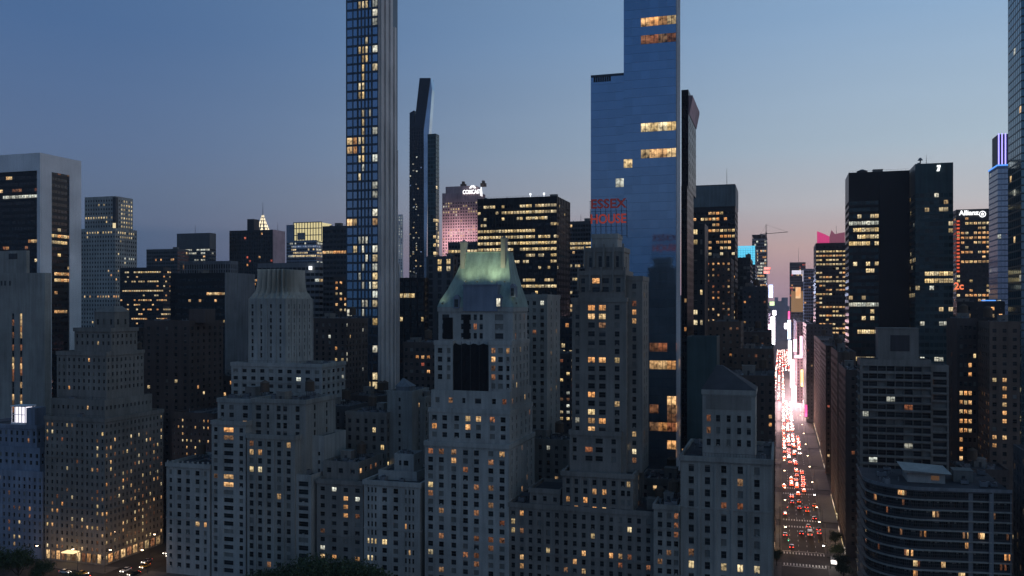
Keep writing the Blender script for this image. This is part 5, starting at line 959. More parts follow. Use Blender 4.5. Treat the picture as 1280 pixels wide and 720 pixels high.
b.part('neon_tube', m, NE); m = MB(); m.box(t[0] - .3, t[1], 759.3, 759.9, t[5] - .3, t[5] + .7); m.box(t[0] - .5, t[0] - .1, 759.9, t[3], t[5] - .3, t[5] + .7); b.part('neon_edge', m, NB); fin(b)
b = Bld('skyscraper', 'dark glass skyscraper with balconies cut by the edge of the view', 'building', 'R', glass='tealm', p=.015, kinds='cw', blinds=0)
tier(b, 1260, 1270, 1340, 0, 445, sty(fh=3.6, mw=3.2, fill=.2, h=2.9, rec=.1, unit='floor'), 'teal', dep=24, ztop=260)
fin(b)
b = Bld('office_block', 'dark block with staggered amber windows and a short blue neon bar on its roof edge', 'building', 'R', p=.5, kinds='ww', glass='office', lit=[(1190, 375, 1230, 420, .25, 'w')])
t = tier(b, 1186, 1189, 1256, 377, 560, sty(fh=4, mw=3.6, w=1.8, h=1.9), 'dark', dep=26); m = MB(); m.box(X_at(1227, 559), X_at(1245, 559), 559.2, 559.6, t[5] + .3, t[5] + .9); b.part('neon_bar', m, emit('neon_blue', (.10, .35, 1), 1.2)); clutter(b, t, 4); fin(b)
b = Bld('apartment_block', 'brown brick apartment block with clustered warm windows right of the banded slab', 'building', 'R', p=.12, kinds='wwy', lit=[(1185, 468, 1215, 475, .95, 'w'), (1190, 484, 1214, 548, .75, 'w'), (1196, 404, 1210, 470, .3, 'w')])
t = tier(b, 1183, 1188, 1222, 398, 420, sty(fh=4, cols=[(.2, 1.2), (.42, 1.2), (.64, 1.2), (.86, 1)], h=1.8, scols=[(.5, 1)]), 'brick', dep=26); clutter(b, t, 3, 1); fin(b)
b = Bld('apartment_block', 'plain dark apartment block with lit windows stacked in two columns above a long low glow', 'building', 'R', p=.05, kinds='wy', lit=[(1230, 488, 1242, 535, .6, 'w'), (1254, 475, 1266, 500, .8, 'w'), (1222, 540, 1262, 560, .6, 'wy'), (1254, 505, 1266, 590, .5, 'w')])
t = tier(b, 1220, 1224, 1275, 402, 398, sty(fh=3.3, mw=3.3, w=1.5, h=1.6), 'brown', dep=26); clutter(b, t, 3, 1); fin(b)
b = Bld('apartment_house', 'dark grey house front at the very edge beside the long curved building', 'building', 'R', p=.08, kinds='w')
tier(b, 1266.5, 1268, 1340, 569, CPS - 1, APT, 'mid', dep=22); fin(b)
b = Bld('apartment_block', 'low dark block in the gap between the banded slab and the curved building’s end'.replace('’', "'"), 'building', 'R', p=.06, kinds='w')
t = tier(b, 1186, 1188, 1262, 585, 375, APT, 'brick', dep=18); clutter(b, t, 5, 1); fin(b)

# ------------------------------------------------------------------ mid-block buildings behind the front row
def midb(label, xl, xc, xr, yt, Y, st, wall, side='L', name='apartment_block', dep=24, n=5, tanks=1, **kw):
    b = Bld(name, label, 'building', side, **kw); t = tier(b, xl, xc, xr, yt, Y, st, wall, dep=dep, cornice=.2); clutter(b, t, n, tanks); fin(b); return b, t
midb('long low brick house with two bright arched-row windows below the slender skyscraper', 432, 483, 486, 516, 340, sty(fh=3.6, mw=3.6, w=1.5, h=2), 'tan', p=.05, kinds='y', lit=[(458, 532, 482, 542, .8, 'y'), (462, 552, 480, 562, .8, 'y')], dep=20)
b, t = midb('pale block with a small pyramid roof, two yellow windows on its shaded flank', 484, 515, 520, 489, 343, sty(fh=3.4, cols=[(.5, 1)], h=1.6, skip=.4, scols=[(.5, 1.4)]), 'lime2', dep=18, n=1, tanks=0, p=.0, lit=[(515, 508, 524, 530, 1, 'y')], kinds='y')
x0, x1_ = X_at(495, 346), X_at(512, 346); z0 = t[6]; zt = Z_at(473, x0, 346); m = MB(); m.box(x0, x1_, 346, 352, z0, z0 + 2.6); m.hull([(x0 - .3, 345.7, z0 + 2.6), (x1_ + .3, 345.7, z0 + 2.6), (x1_ + .3, 352.3, z0 + 2.6), (x0 - .3, 352.3, z0 + 2.6)], [(x0 + 2, 348.6, zt), (x0 + 2.3, 348.6, zt), (x0 + 2.3, 349, zt), (x0 + 2, 349, zt)]); b.part('pyramid_roof', m, S['grey'])
midb('dark low block filling behind the blank stair block', 400, 436, 439, 508, 344, APT, 'mid', p=.05, kinds='w', dep=18)
midb('plain brown block with red-orange lit floors under the finned black slab', 504, 546, 550, 428, 410, sty(fh=3.6, mw=2.6, w=1.6, h=1.6), 'brick', p=.08, kinds='wr', lit=[(518, 440, 536, 450, .9, 'w'), (520, 456, 540, 462, .5, 'w')])
midb('dark brick block in shadow below the slender skyscraper’s foot'.replace('’', "'"), 432, 500, 506, 496, 400, APT, 'brick', p=.03, kinds='w', tanks=2)
midb('narrow stone building with a pale roof between the pyramid roof and the copper-roofed tower', 514, 531, 533, 496, 350, APT, 'lime2', p=.02, kinds='w', dep=16, n=1, tanks=0)
midb('darkened block in the deep gap beside the copper-roofed tower, roof terrace pale', 660, 711, 714, 550, 346, APT, 'tan', p=.06, kinds='wc', dep=16, lit=[(655, 552, 700, 560, .4, 'c')])
midb('brick block with scattered white-green lit panes in the deep gap', 682, 714, 718, 442, 430, sty(fh=3.2, mw=3, w=1.5, h=1.4), 'brick', p=.3, kinds='cyd')
midb('dark office block crossed by a few lit floors beneath the massive black tower', 650, 716, 722, 398, 500, OFF, 'dark', name='office_block', pf=(.4, .4, .03), kinds='yw', glass='office')
midb('grey block wedged behind the small pale corner block', 800, 850, 853, 600, 346, APT, 'tan', p=.14, kinds='w', dep=20)
midb('brick block beyond the cross avenue below the blank-sided black glass building', 262, 300, 312, 470, 395, APT, 'brick', p=.05, kinds='w')
midb('low brick house row past the warm-windowed apartment hotel', 190, 236, 262, 520, 430, APT, 'brown', p=.12, kinds='wd', dep=30)
midb('dim tan building between the ribbed office tower and the orange-banded block', 160, 200, 216, 410, 520, APT, 'brick', p=.06, kinds='w', dep=30)
midb('dark block spanning beneath the pale ribbed office tower', 60, 158, 176, 440, 470, OFFW, 'dark', name='office_block', pf=(.3, .2, .02), kinds='w', glass='office', dep=30)
midb('black slab glimpsed between the pleated tower and slender skyscraper', 392, 432, 438, 398, 420, APT, 'brick', p=.06, kinds='wc', dep=26, lit=[(400, 436, 432, 450, .15, 'y')])

ave('R', 'office_block', 'narrow frontage beside the yellow vertical screen, grey in the glow', 870, 1000, 1040, 405, DOT, 'mid', X=22, p=.05, kinds='wr')
ave('R', 'office_block', 'purple-lit frontage carrying the tall white screens down the sunny side of the canyon', 1040, 1390, 1012, 402, DOT, 'pink', X=16.2, p=.08, kinds='wr')
ave('L', 'office_block', 'frontage carrying the white column screens at the bend of the canyon', 1100, 1500, 938, 392, DOT, 'pink', X=-15, p=.08, kinds='wr')

# far hazy skyline: only towers the view shows
rg = random.Random(11); FBV = BVHTree.FromPolygons(OCC_V, OCC_F); nf_ = 0
FW = ['seen left of the lit needle', 'beyond the pale tower with the lit crown', 'beside the slender skyscraper', 'right of the leaning glass tower', 'between the red sign and the black tower']
for i in range(150):
    Yq = rg.uniform(2050, 3300); px = rg.uniform(0, 1290) if i > 14 else 960 + i * 2.6; top = rg.uniform(352, 382)
    if 955 < px < 1003: Yq = rg.uniform(2800, 3500); top = rg.uniform(371, 383)
    x = X_at(px, Yq); w_ = rg.uniform(25, 60) if px > 1003 or px < 955 else rg.uniform(14, 34); z = max(20, Z_at(top, x, Yq)); d = Vector((x, Yq, z - 3)) - Vector((0, 0, CAMZ)); 
    if FBV.ray_cast(Vector((0, 0, CAMZ)), d.normalized(), d.length)[0] is not None or nf_ > 30: continue
    occ(x - w_ / 2, x + w_ / 2, Yq, Yq + 40, 0, z); nf_ += 1; FBV = BVHTree.FromPolygons(OCC_V, OCC_F)
    m = MB(); m.box(x - w_ / 2, x + w_ / 2, Yq, Yq + 40, 0, z * .8); m.box(x - w_ / 3, x + w_ / 3, Yq + 6, Yq + 34, z * .8, z)
    for k in range(6): m.box(x - w_ / 2 + w_ * k / 6, x - w_ / 2 + w_ * k / 6 + 1.5, Yq - .8, Yq, 0, z * .8)
    o = m.build('distant_tower', S['grey' if i % 2 else 'bluestone'], loc=(x, Yq, 0), rel=(x, Yq, 0)); tag(o, 'far hazy tower closing the end of the bright canyon' if 955 < px < 1003 else 'far hazy tower low on the horizon between nearer rooftops', 'building', 'far towers ending the canyon' if 955 < px < 1003 else 'far towers along the horizon')  # the lighter blue-grey walls put distance haze into the colour
print('far', nf_)
#==DETAIL==

# ------------------------------------------------------------------ glowing screens of the bright stretch of the avenue
def screen_mat(name, c0, c1, st):
    if name in MC: return MC[name]
    m, n, l, b = new_mat(name); g = n.new('ShaderNodeTexCoord'); t = n.new('ShaderNodeTexVoronoi'); t.inputs['Scale'].default_value = .12; l.new(g.outputs['Object'], t.inputs['Vector'])
    c = n.new('ShaderNodeValToRGB'); e = c.color_ramp.elements; e[0].color = (*c0, 1); e[1].color = (*c1, 1); s = n.new('ShaderNodeSeparateColor'); l.new(t.outputs['Color'], s.inputs[0]); l.new(s.outputs[0], c.inputs[0])
    l.new(c.outputs[0], b.inputs['Emission Color']); b.inputs['Emission Strength'].default_value = st; b.inputs['Base Color'].default_value = (.02, .02, .02, 1); MC[name] = m; return m
SC = {'white': screen_mat('screen_white', (1, .82, .86), (.85, .9, 1), 7), 'pink': screen_mat('screen_pink', (1, .45, .6), (1, .8, .9), 3.2), 'blue': screen_mat('screen_blue', (.35, .5, 1), (.8, .9, 1), 3.2), 'lime': screen_mat('screen_lime', (.6, 1, .3), (.9, 1, .6), 1.4),
      'red': screen_mat('screen_red', (1, .08, .06), (1, .4, .35), 1.8), 'yellow': screen_mat('screen_yellow', (1, .6, .15), (1, .85, .5), 2.6), 'orange': screen_mat('screen_orange', (1, .4, .12), (1, .7, .4), 1.0), 'magenta': screen_mat('screen_magenta', (1, .05, .25), (1, .2, .5), 1.8)}
BB = [(961, 966, 356, 372, 1185, 'blue', 'tall blue-white screen high on the shaded frontage'), (962, 968, 377, 382, 1190, 'lime', 'small lime green screen under the blue-white one'),
      (955, 963, 334, 337, 1140, 'red', 'upper red light bar on the crane tower'), (954.5, 962, 338.5, 342, 1141, 'red', 'lower red light bar on the crane tower'),
      (963.5, 968.5, 396, 431, 1060, 'white', 'brightest white column screen on the shaded frontage'), (963, 967, 433, 468, 1032, 'white', 'white column screen reaching down towards the street'),
      (959.5, 962.8, 405, 418, 1036, 'pink', 'pink screen tucked behind the white columns'), (984.5, 988.5, 400, 424, 1290, 'blue', 'slim blue-white screen topping the sunny row'),
      (985.5, 989.5, 426, 455, 1200, 'white', 'second white screen down the sunny row'), (988, 992.6, 450, 484, 1110, 'white', 'tall white screen low in the sunny row'),
      (990, 995, 482, 503, 1034, 'white', 'lowest white screen just above the traffic'), (993.5, 1003, 444, 447.5, 1031, 'pink', 'horizontal pink streak sign jutting off the sunny row'),
      (1001, 1004, 462, 483, 866, 'yellow', 'yellow vertical screen on the narrow grey frontage'), (1006, 1009, 506, 521, 862, 'magenta', 'magenta sign low over the pavement'),
      (994.5, 1001, 359, 373, 1416, 'orange', 'square orange screen on the slim tower'), (980.5, 984, 404, 411, 1410, 'white', 'tiny white screen at the far end of the canyon'),
      (966, 970, 388, 394, 1500, 'white', 'tiny pinkish screen beyond the lime green one'), (985, 987.5, 389, 399, 1300, 'magenta', 'small violet-red screen above the slim blue-white one'),
      (992, 996, 424, 440, 1036, 'pink', 'faint pink screen on the purple-lit frontage'), (961, 964.5, 470, 484, 1020, 'pink', 'low pink screen beneath the white columns'),
      (1000, 1003, 420, 445, 869, 'pink', 'dull pink vertical sign above the yellow screen'), (956, 959.8, 440, 452, 874, 'pink', 'rosy side screen on the purple-tinted frontage')]
for x0, x1, y0, y1, Y, c, lb in BB:
    a, e = X_at(x0, Y), X_at(x1, Y); z1, z0 = Z_at(y0, a, Y), Z_at(y1, a, Y)
    t = thing('billboard', 'glowing ' + lb if 'glow' not in lb else lb, 'billboard', ((a + e) / 2, Y, z0), 'glowing screens over the avenue')
    m = MB(); m.box(a - .25, e + .25, Y + .05, Y + 1.1, z0 - .25, z1 + .25); m.tube(((a + e) / 2, Y + .6, z0), ((a + e) / 2, Y + 4, z0 + 1), .2, 4); m.build('frame', S['steel'], t, rel=t.location)
    m = MB(); m.box(a, e, Y - .15, Y + .045, z0, z1); m.box(a - .3 if x0 > 975 else e + .25, a - .25 if x0 > 975 else e + .3, Y + .1, Y + 1, z0, z1); m.build('screen', SC[c], t, rel=t.location)
    if (z1 - z0) * (e - a) > 60 and c in ('white', 'pink', 'blue'):
        ld = bpy.data.lights.new('screen_light', 'AREA'); ld.shape = 'RECTANGLE'; ld.size = e - a; ld.size_y = z1 - z0; ld.energy = 140000; ld.color = (1, .62, .68) if c != 'blue' else (.6, .7, 1)
        lo = bpy.data.objects.new('screen_light', ld); COL.objects.link(lo); lo.location = ((a + e) / 2, Y - .4, (z0 + z1) / 2); lo.rotation_euler = (R(62), 0, R(180) if False else 0); lo.rotation_euler = Vector((.5 if x0 < 975 else -.5, -1, -.55)).to_track_quat('-Z', 'Y').to_euler(); lo.parent = None

# ------------------------------------------------------------------ vehicles
TAIL = emit('tail_light', (1, .06, .03), 5.0, (.3, .01, .01)); HEAD = emit('head_light', (1, .88, .7), 7.0, (.6, .6, .6)); TYRE = stone('tyre', (.02, .02, .02), .8); RIM = stone('rim', (.35, .35, .36), .3, metallic=.8)
CG = glass('car_glass', (.015, .017, .02), .06)
def paint(name, c):
    if name in MC: return MC[name]
    m, n, l, b = new_mat(name); b.inputs['Base Color'].default_value = (*c, 1); b.inputs['Roughness'].default_value = .28; b.inputs['Coat Weight'].default_value = .6; MC[name] = m; return m
PAINTS = {'black': paint('car_black', (.012, .012, .014)), 'white': paint('car_white', (.7, .7, .7)), 'silver': paint('car_silver', (.3, .31, .32)), 'yellow': paint('car_yellow', (.75, .38, .02)), 'red': paint('car_red', (.3, .02, .02)), 'grey': paint('car_grey', (.09, .095, .1))}
def car_body(van=False):
    """faces away from the camera (+Y is forward)"""
    m = MB(); W = .92 if not van else 1.05
    pr = [(-2.3, .35), (-2.32, .8), (-2.2, 1.0), (-1.5, 1.02), (1.0, .98), (2.0, .85), (2.3, .65), (2.3, .35)] if not van else [(-2.9, .4), (-2.95, 2.4), (-2.8, 2.6), (1.4, 2.6), (1.9, 2.2), (2.4, 1.3), (3.0, 1.1), (3.05, .4)]
    m.hull([(-W, y, z) for y, z in pr], [(-W + .06, y * .995, z + .02) for y, z in pr]); m.hull([(-W + .06, y, z) for y, z in pr], [(W - .06, y, z) for y, z in pr]); m.hull([(W - .06, y * .995, z + .02) for y, z in pr], [(W, y, z) for y, z in pr])
    if not van: m.hull([(-.74, -1.15, 1.47), (.74, -1.15, 1.47), (.70, .15, 1.47), (-.70, .15, 1.47)], [(-.68, -1.0, 1.53), (.68, -1.0, 1.53), (.64, .05, 1.53), (-.64, .05, 1.53)])
    return m
def car_glass(van=False):
    m = MB()
    if van: m.hull([(-1.0, 1.93, 2.15), (1.0, 1.93, 2.15), (1.02, 2.38, 1.36), (-1.02, 2.38, 1.36)], [(-.98, 1.99, 2.18), (.98, 1.99, 2.18), (1.0, 2.45, 1.38), (-1.0, 2.45, 1.38)]); m.box(-.8, .8, -2.99, -2.96, 1.6, 2.2)
    else: m.hull([(-.86, -1.95, 1.0), (.86, -1.95, 1.0), (.84, 1.0, .96), (-.84, 1.0, .96)], [(-.74, -1.18, 1.48), (.74, -1.18, 1.48), (.7, .18, 1.48), (-.7, .18, 1.48)])
    return m
def wheel_mb(x, y, r=.33):
    m = MB(); n = 14
    for a, c, rr, mi in ((-.11, .11, r, 0), (-.125, .125, r * .55, 1)):
        cs = [(math.cos(2 * math.pi * i / n) * rr, math.sin(2 * math.pi * i / n) * rr) for i in range(n)]
        m.hull([(x + a, y + p, r + q) for p, q in cs], [(x + c, y + p, r + q) for p, q in cs], mi)
    return m
def lamp_mb(x, y, z, w_=.2, h_=.14): m = MB(); m.box(x - w_, x + w_, y - .03, y + .03, z - h_, z + h_); return m
def make_car(name, label, cat, pnt, van=False, group=None, oncoming=False):
    t = thing(name, label, cat, (0, 0, -50), group); car_body(van).build('body', pnt, t); car_glass(van).build('window_glass', CG, t)
    L_ = 2.34 if not van else 2.98; F_ = 2.32 if not van else 3.07
    for s_ in (-1, 1):
        lamp_mb(s_ * (.68 if not van else .85), -L_, .82 if not van else 1.0).build('tail_light', TAIL, t); lamp_mb(s_ * (.66 if not van else .8), F_, .62 if not van else .8).build('headlight', HEAD, t)
        for y in ((-1.4, 1.45) if not van else (-1.9, 1.95)): wheel_mb(s_ * .82 if not van else s_ * .93, y, .33 if not van else .37).build('wheel', [TYRE, RIM], t)
    return t
PROTO = {k: make_car('car', 'x', 'car', PAINTS[k]) for k in PAINTS}; VAN = make_car('delivery_van', 'x', 'van', PAINTS['white'], True)
used = set()
def put(k, label, x, y, rz=0.0, group='cars on the avenue'):
    src = VAN if k == 'van' else PROTO[k]; o = src if k not in used else copy_tree(src); used.add(k); o.location = (x, y, .012); o.rotation_euler = (0, 0, rz); o['label'] = label; o['category'] = 'van' if k == 'van' else 'car'; o['group'] = group; return o
def lane(px, Y): return X_at(px, Y)
NEAR = [('van', 'white delivery van with red tail lights rolling down the near avenue', 12.6, 436), ('black', 'dark car just left of the white delivery van', 8.9, 437), ('grey', 'grey car alone in the avenue behind the zebra crossing', 4.2, 411),
        ('silver', 'silver car waiting at the kerb nearest the zebra crossing', 1.6, 432), ('white', 'white car pulling away ahead of the white delivery van', 12.3, 452), ('black', 'black car level with the second side street, far lane', 15.8, 470),
        ('yellow', 'yellow taxi braking past the second side street', 12.7, 486), ('black', 'dark car directly ahead of the braking taxi', 12.6, 495), ('red', 'dark red car following in the middle of the near traffic', 9.0, 492), ('silver', 'silver car at the left kerb before the second crossing', 1.7, 476),
        ('yellow', 'yellow taxi leading the cluster of brake lights', 9.1, 508), ('grey', 'grey car beside the leading taxi', 5.5, 505), ('white', 'white car parked by the warm shop fronts', 16.8, 440), ('black', 'black car parked by the warm shop fronts', 16.8, 447), ('yellow', 'yellow taxi standing at the kerb in the glow of street lamps', 16.7, 500)]
for k, lb, x, y in NEAR: put(k, lb, x, y)
# joined single-mesh copy for traffic too far off to show its parts
TAILF = emit('tail_light_far', (1, .08, .04), 13, (.3, .01, .01)); HEADF = emit('head_light_far', (1, .80, .70), 26, (.6, .6, .6))
for q_ in (TAILF, HEADF, TAIL, HEAD): q_.cycles.emission_sampling = 'NONE'
def far_car(pnt):
    m = MB(); 
    for src, mi in ((car_body(), 0), (car_glass(), 1), (lamp_mb(-.64, -2.34, .86, .28, .2), 2), (lamp_mb(.64, -2.34, .86, .28, .2), 2), (lamp_mb(-.64, 2.32, .66, .28, .2), 3), (lamp_mb(.64, 2.32, .66, .28, .2), 3)):
        k = len(m.v); m.v += src.v; m.f += [tuple(k + i for i in f) for f in src.f]; m.m += [mi] * len(src.f)
    if pnt.name == 'car_yellow': k = lamp_mb(0, -.5, 1.66, .3, .12); q = len(m.v); m.v += k.v; m.f += [tuple(q + i for i in f) for f in k.f]; m.m += [3] * len(k.f)
    return m.mesh('car', [pnt, CG, TAILF, HEADF])
FARC = [far_car(PAINTS[k]) for k in ('black', 'grey', 'yellow', 'silver', 'white', 'yellow')]
FCN = ['black car', 'grey car', 'yellow taxi', 'silver car', 'white car', 'yellow taxi']; nth = {}
ORD_ = ['first', 'second', 'third', 'fourth', 'fifth', 'sixth', 'seventh', 'eighth', 'ninth', 'tenth', 'eleventh', 'twelfth', 'thirteenth', 'fourteenth']
rg = random.Random(21); cnt = 0
for ln in range(5):
    y = 520 + rg.uniform(0, 9)
    while y < 1560 and cnt < 279:
        p = .38 if y < 700 else (.98 if y < 1150 else .7)
        insq = any(a - 3 < y < c + 3 for a, c in STREETS)
        if rg.random() < p * (.4 if insq else 1) * (1.3 if ln >= 2 else .9):
            x = (1.8 + 3.55 * ln if y < 1045 else -8.5 + 5.2 * ln) + rg.uniform(-.4, .4)
            rev = y > 640 and rg.random() < (.4 if y < 800 else .66); o = bpy.data.objects.new('car', rg.choice(FARC)); COL.objects.link(o); o.location = (x, y, .012); o.rotation_euler = (0, 0, math.pi if rev else 0)
            ci = FARC.index(o.data); blk = sum(1 for a, c in STREETS if y > c); key = (ln, blk); nth[key] = nth.get(key, -1) + 1
            if y < 1050: lb = '%s, %s lane from club side, %s block past crossing, %s in line' % (FCN[ci], ORD_[ln], ORD_[blk - 1], ORD_[min(13, nth[key])])
            else: lb = 'tiny car showing white lights within the blazing far traffic' if rev else 'tiny car with red tail lights lost in the blazing far traffic'
            tag(o, lb, 'car', ('oncoming cars in the far traffic' if rev else 'cars in the blazing far traffic') if y >= 1050 else 'cars in the mid-distance traffic'); cnt += 1
        y += rg.uniform(6.0, 8.0) if y < 1150 else rg.uniform(8, 12)
# the farthest traffic, past three hundred cars: one mass of tiny cars
m = MB(); cb, cg_ = car_body(), car_glass()
for ln in range(5):
    y = 1560 + rg.uniform(0, 9)
    while y < 2350:
        if rg.random() < .8:
            x = -8.5 + 5.2 * ln + rg.uniform(-.8, .8); s_ = -1 if rg.random() < .6 else 1
            for src, mi in ((cb, 0), (cg_, 1), (lamp_mb(-.64, -2.34, .86, .28, .2), 2), (lamp_mb(.64, -2.34, .86, .28, .2), 2), (lamp_mb(-.64, 2.32, .66, .28, .2), 3), (lamp_mb(.64, 2.32, .66, .28, .2), 3)):
                k = len(m.v); m.v += [(x + s_ * a, y + s_ * b_, c + .012) for a, b_, c in src.v]; m.f += [tuple(k + i for i in f) for f in src.f]; m.m += [mi] * len(src.f)
        y += rg.uniform(8, 13)
o = m.build('distant_traffic', [PAINTS['black'], CG, TAILF, HEADF]); tag(o, 'farthest stream of tiny car lights at the end of the avenue', 'traffic', kind='stuff')
# cars at the street corner by the apartment hotel
for i, (k, x, y, rz, lb) in enumerate([('black', -246, 316, 0, 'black car driving away up the cross avenue'), ('yellow', -249.5, 320, math.pi, 'second yellow taxi further up the cross avenue'), ('white', -253.5, 323, math.pi, 'white car highest up the cross avenue queue'), ('silver', -284, 284, R(90), 'silver car below the blue-grey hotel on the park side road'), ('yellow', -266, 287.5, R(-90), 'yellow taxi at the apartment hotel kerb'), ('black', -238, 284, R(90), 'black car on the park side road below the notched wing'), ('white', -252.5, 296, math.pi, 'white car with headlights on turning at the corner by the apartment hotel'), ('yellow', -249, 303, math.pi, 'yellow taxi coming down the cross avenue beside the notched wing'), ('black', -246, 293, math.pi * .9, 'dark car with bright headlights behind the turning white one'), ('silver', -253, 309, math.pi, 'silver car queuing behind the taxi on the cross avenue'), ('grey', -262, 284, R(90), 'grey car passing the apartment hotel entrance'), ('white', -274, 287, R(-90), 'white car heading along the park past the apartment hotel')]):
    put(k, lb, x, y, rz, 'cars at the cross avenue corner')

# ------------------------------------------------------------------ street lamps, traffic lights, trees
LAMPG = emit('lamp_glow', (1, .70, .42), 14, (.8, .8, .8)); LAMPG.cycles.emission_sampling = 'NONE'
WLAMPG = emit('lamp_glow_white', (1, .93, .85), 18, (.8, .8, .8)); WLAMPG.cycles.emission_sampling = 'NONE'
def lamp_meshes(g_):
    m = MB(); m.cyl(0, 0, 0, .9, .16, .12, 8); m.cyl(0, 0, .9, 8.6, .1, .06, 8); pole = m.mesh('pole', S['steel'])
    m = MB(); m.tube((0, 0, 8.5), (1.0, 0, 9.2), .05, 5); m.tube((1.0, 0, 9.2), (2.3, 0, 9.3), .045, 5); m.box(2.1, 3.0, -.17, .17, 9.22, 9.42); arm = m.mesh('arm', S['steel'])
    m = MB(); m.hull([(2.2, -.2, 8.98), (2.95, -.2, 8.98), (2.95, .2, 8.98), (2.2, .2, 8.98)], [(2.15, -.16, 9.2), (2.98, -.16, 9.2), (2.98, .16, 9.2), (2.15, .16, 9.2)]); return pole, arm, m.mesh('lamp_head', g_)
LM = lamp_meshes(LAMPG); LW = lamp_meshes(WLAMPG)
def lamp(x, y, rz, label, white=False, P=900):
    t = thing('street_lamp', label, 'street lamp', (x, y, .14), 'street lamps', rz)
    for me, nm in zip(LW if white else LM, ('pole', 'arm', 'lamp_head')): o = bpy.data.objects.new(nm, me); COL.objects.link(o); o.parent = t
    ld = bpy.data.lights.new('lamp_light', 'POINT'); ld.energy = P; ld.color = (1, .62, .34) if not white else (1, .85, .7); ld.shadow_soft_size = .25; lo = bpy.data.objects.new('lamp_light', ld); COL.objects.link(lo); lo.parent = t; lo.location = (2.55, 0, 8.75)
ORD = ['first', 'second', 'third', 'fourth', 'fifth', 'sixth', 'seventh', 'eighth', 'ninth', 'tenth', 'eleventh', 'twelfth', 'thirteenth', 'fourteenth']
for i, y in enumerate((410, 438, 468, 500, 552, 590, 640, 690, 745, 800, 880, 960)): lamp(-.9, y, 0, ORD[i] + ' warm street lamp along the club side of the avenue, counting from the zebra crossing', P=1100)
for i, y in enumerate((382, 424, 455, 485, 520, 570, 612, 664, 720, 775, 840, 920)): lamp(18.9, y, math.pi, ORD[i] + ' warm street lamp along the curved building side of the avenue, counting from the park', i in (0, 3), P=1200)
for i, (x, y, rz) in enumerate([(-259.5, 292.5, 0), (-242, 296, math.pi), (-259, 318, 0), (-272, 291.5, R(-90)), (-290, 291.5, R(-90)), (-242, 335, math.pi)]): lamp(x, y, rz, ['warm street lamp on the corner before the apartment hotel', 'warm street lamp beside the notched corner wing', 'warm street lamp further up the cross avenue beside the hotel flank', 'warm street lamp before the apartment hotel facade', 'warm street lamp nearest the blue-grey hotel', 'warm street lamp furthest up the cross avenue'][i], P=800)
def traffic_light(x, y, label, col, rz=0):
    t = thing('traffic_light', label, 'traffic light', (x, y, .14), 'traffic lights', rz); m = MB(); m.cyl(0, 0, 0, 5.6, .09, .07, 8); m.tube((0, 0, 5.4), (3.4, 0, 5.9), .05, 5); m.build('pole', S['steel'], t)
    m = MB(); m.box(3.2, 3.6, -.18, .18, 4.9, 5.95); m.build('signal_box', paint('signal_yellow', (.5, .3, .03)), t)
    for k, c in enumerate((emit('signal_red', (1, .05, .03), 8), None, emit('signal_green', (.1, 1, .5), 6))):
        m = MB(); m.cyl(3.4, 0, 0, .1, .12, n=10); m.v = [(a, -.19 - c_, 5.72 - k * .32 + b_) for a, b_, c_ in m.v]; on = (k == 0 and col == 'r') or (k == 2 and col == 'g'); m.build('signal_lamp', c if on else S['steel'], t)
traffic_light(-.6, 403, 'traffic light glowing green at the zebra crossing, club side', 'g'); traffic_light(18.7, 403.5, 'traffic light glowing green at the zebra crossing, curved building side', 'g', math.pi)
traffic_light(-.6, 466.5, 'traffic light glowing red one street beyond the zebra crossing, club side', 'r'); traffic_light(18.7, 467, 'traffic light glowing red one street beyond the zebra crossing, curved building side', 'r', math.pi)

LEAFM = None
def leafmat():
    m, n, l, b = new_mat('leaves'); wn = rnd_value(n, l); c = n.new('ShaderNodeValToRGB'); e = c.color_ramp.elements; e[0].color = (.02, .035, .012, 1); e[1].color = (.07, .10, .03, 1); l.new(wn.outputs['Value'], c.inputs[0]); l.new(c.outputs[0], b.inputs['Base Color']); b.inputs['Roughness'].default_value = .7; return m
LEAFM = leafmat()
def tree_meshes(seed, H=13.0, Rr=5.2, nl=5200):
    rg = random.Random(seed); tr = MB(); tr.tube((0, 0, 0), (.2, .1, H * .42), .34, 8, r2=.22); tips = []
    for i in range(9):
        a = i * 2.4 + rg.uniform(-.3, .3); z0 = H * rg.uniform(.28, .5); r = Rr * rg.uniform(.45, .85); p = (.15, .1, z0); q = (math.cos(a) * r * .5, math.sin(a) * r * .5, z0 + H * .16); e = (math.cos(a) * r, math.sin(a) * r, z0 + H * rg.uniform(.22, .42)); tr.tube(p, q, .14, 5, r2=.09); tr.tube(q, e, .09, 5, r2=.03); tips += [e, ((q[0] + e[0]) / 2, (q[1] + e[1]) / 2, (q[2] + e[2]) / 2 + .8)]
    tr.tube((.2, .1, H * .42), (.1, -.2, H * .85), .2, 6, r2=.05); tips += [(.1, -.2, H * .88), (.2, .3, H * .75), (-.8, .5, H * .7), (.9, -.6, H * .68)]
    lf = MB()
    for k in range(nl):
        c = tips[rg.randrange(len(tips))]; d = Vector((rg.gauss(0, 1), rg.gauss(0, 1), rg.gauss(0, .75))).normalized() * (rg.random() ** .5) * Rr * .5; p = Vector(c) + d
        n_ = Vector((rg.gauss(0, 1), rg.gauss(0, 1), rg.gauss(.6, 1))).normalized(); u = n_.orthogonal().normalized(); v = n_.cross(u); s_ = rg.uniform(.16, .36)
        lf.quad(tuple(p - u * s_), tuple(p - v * s_ * .6), tuple(p + u * s_), tuple(p + v * s_ * .6))
    return tr.mesh('trunk', S['bark']), lf.mesh('crown', LEAFM)
TM = [tree_meshes(3), tree_meshes(8), tree_meshes(15)]
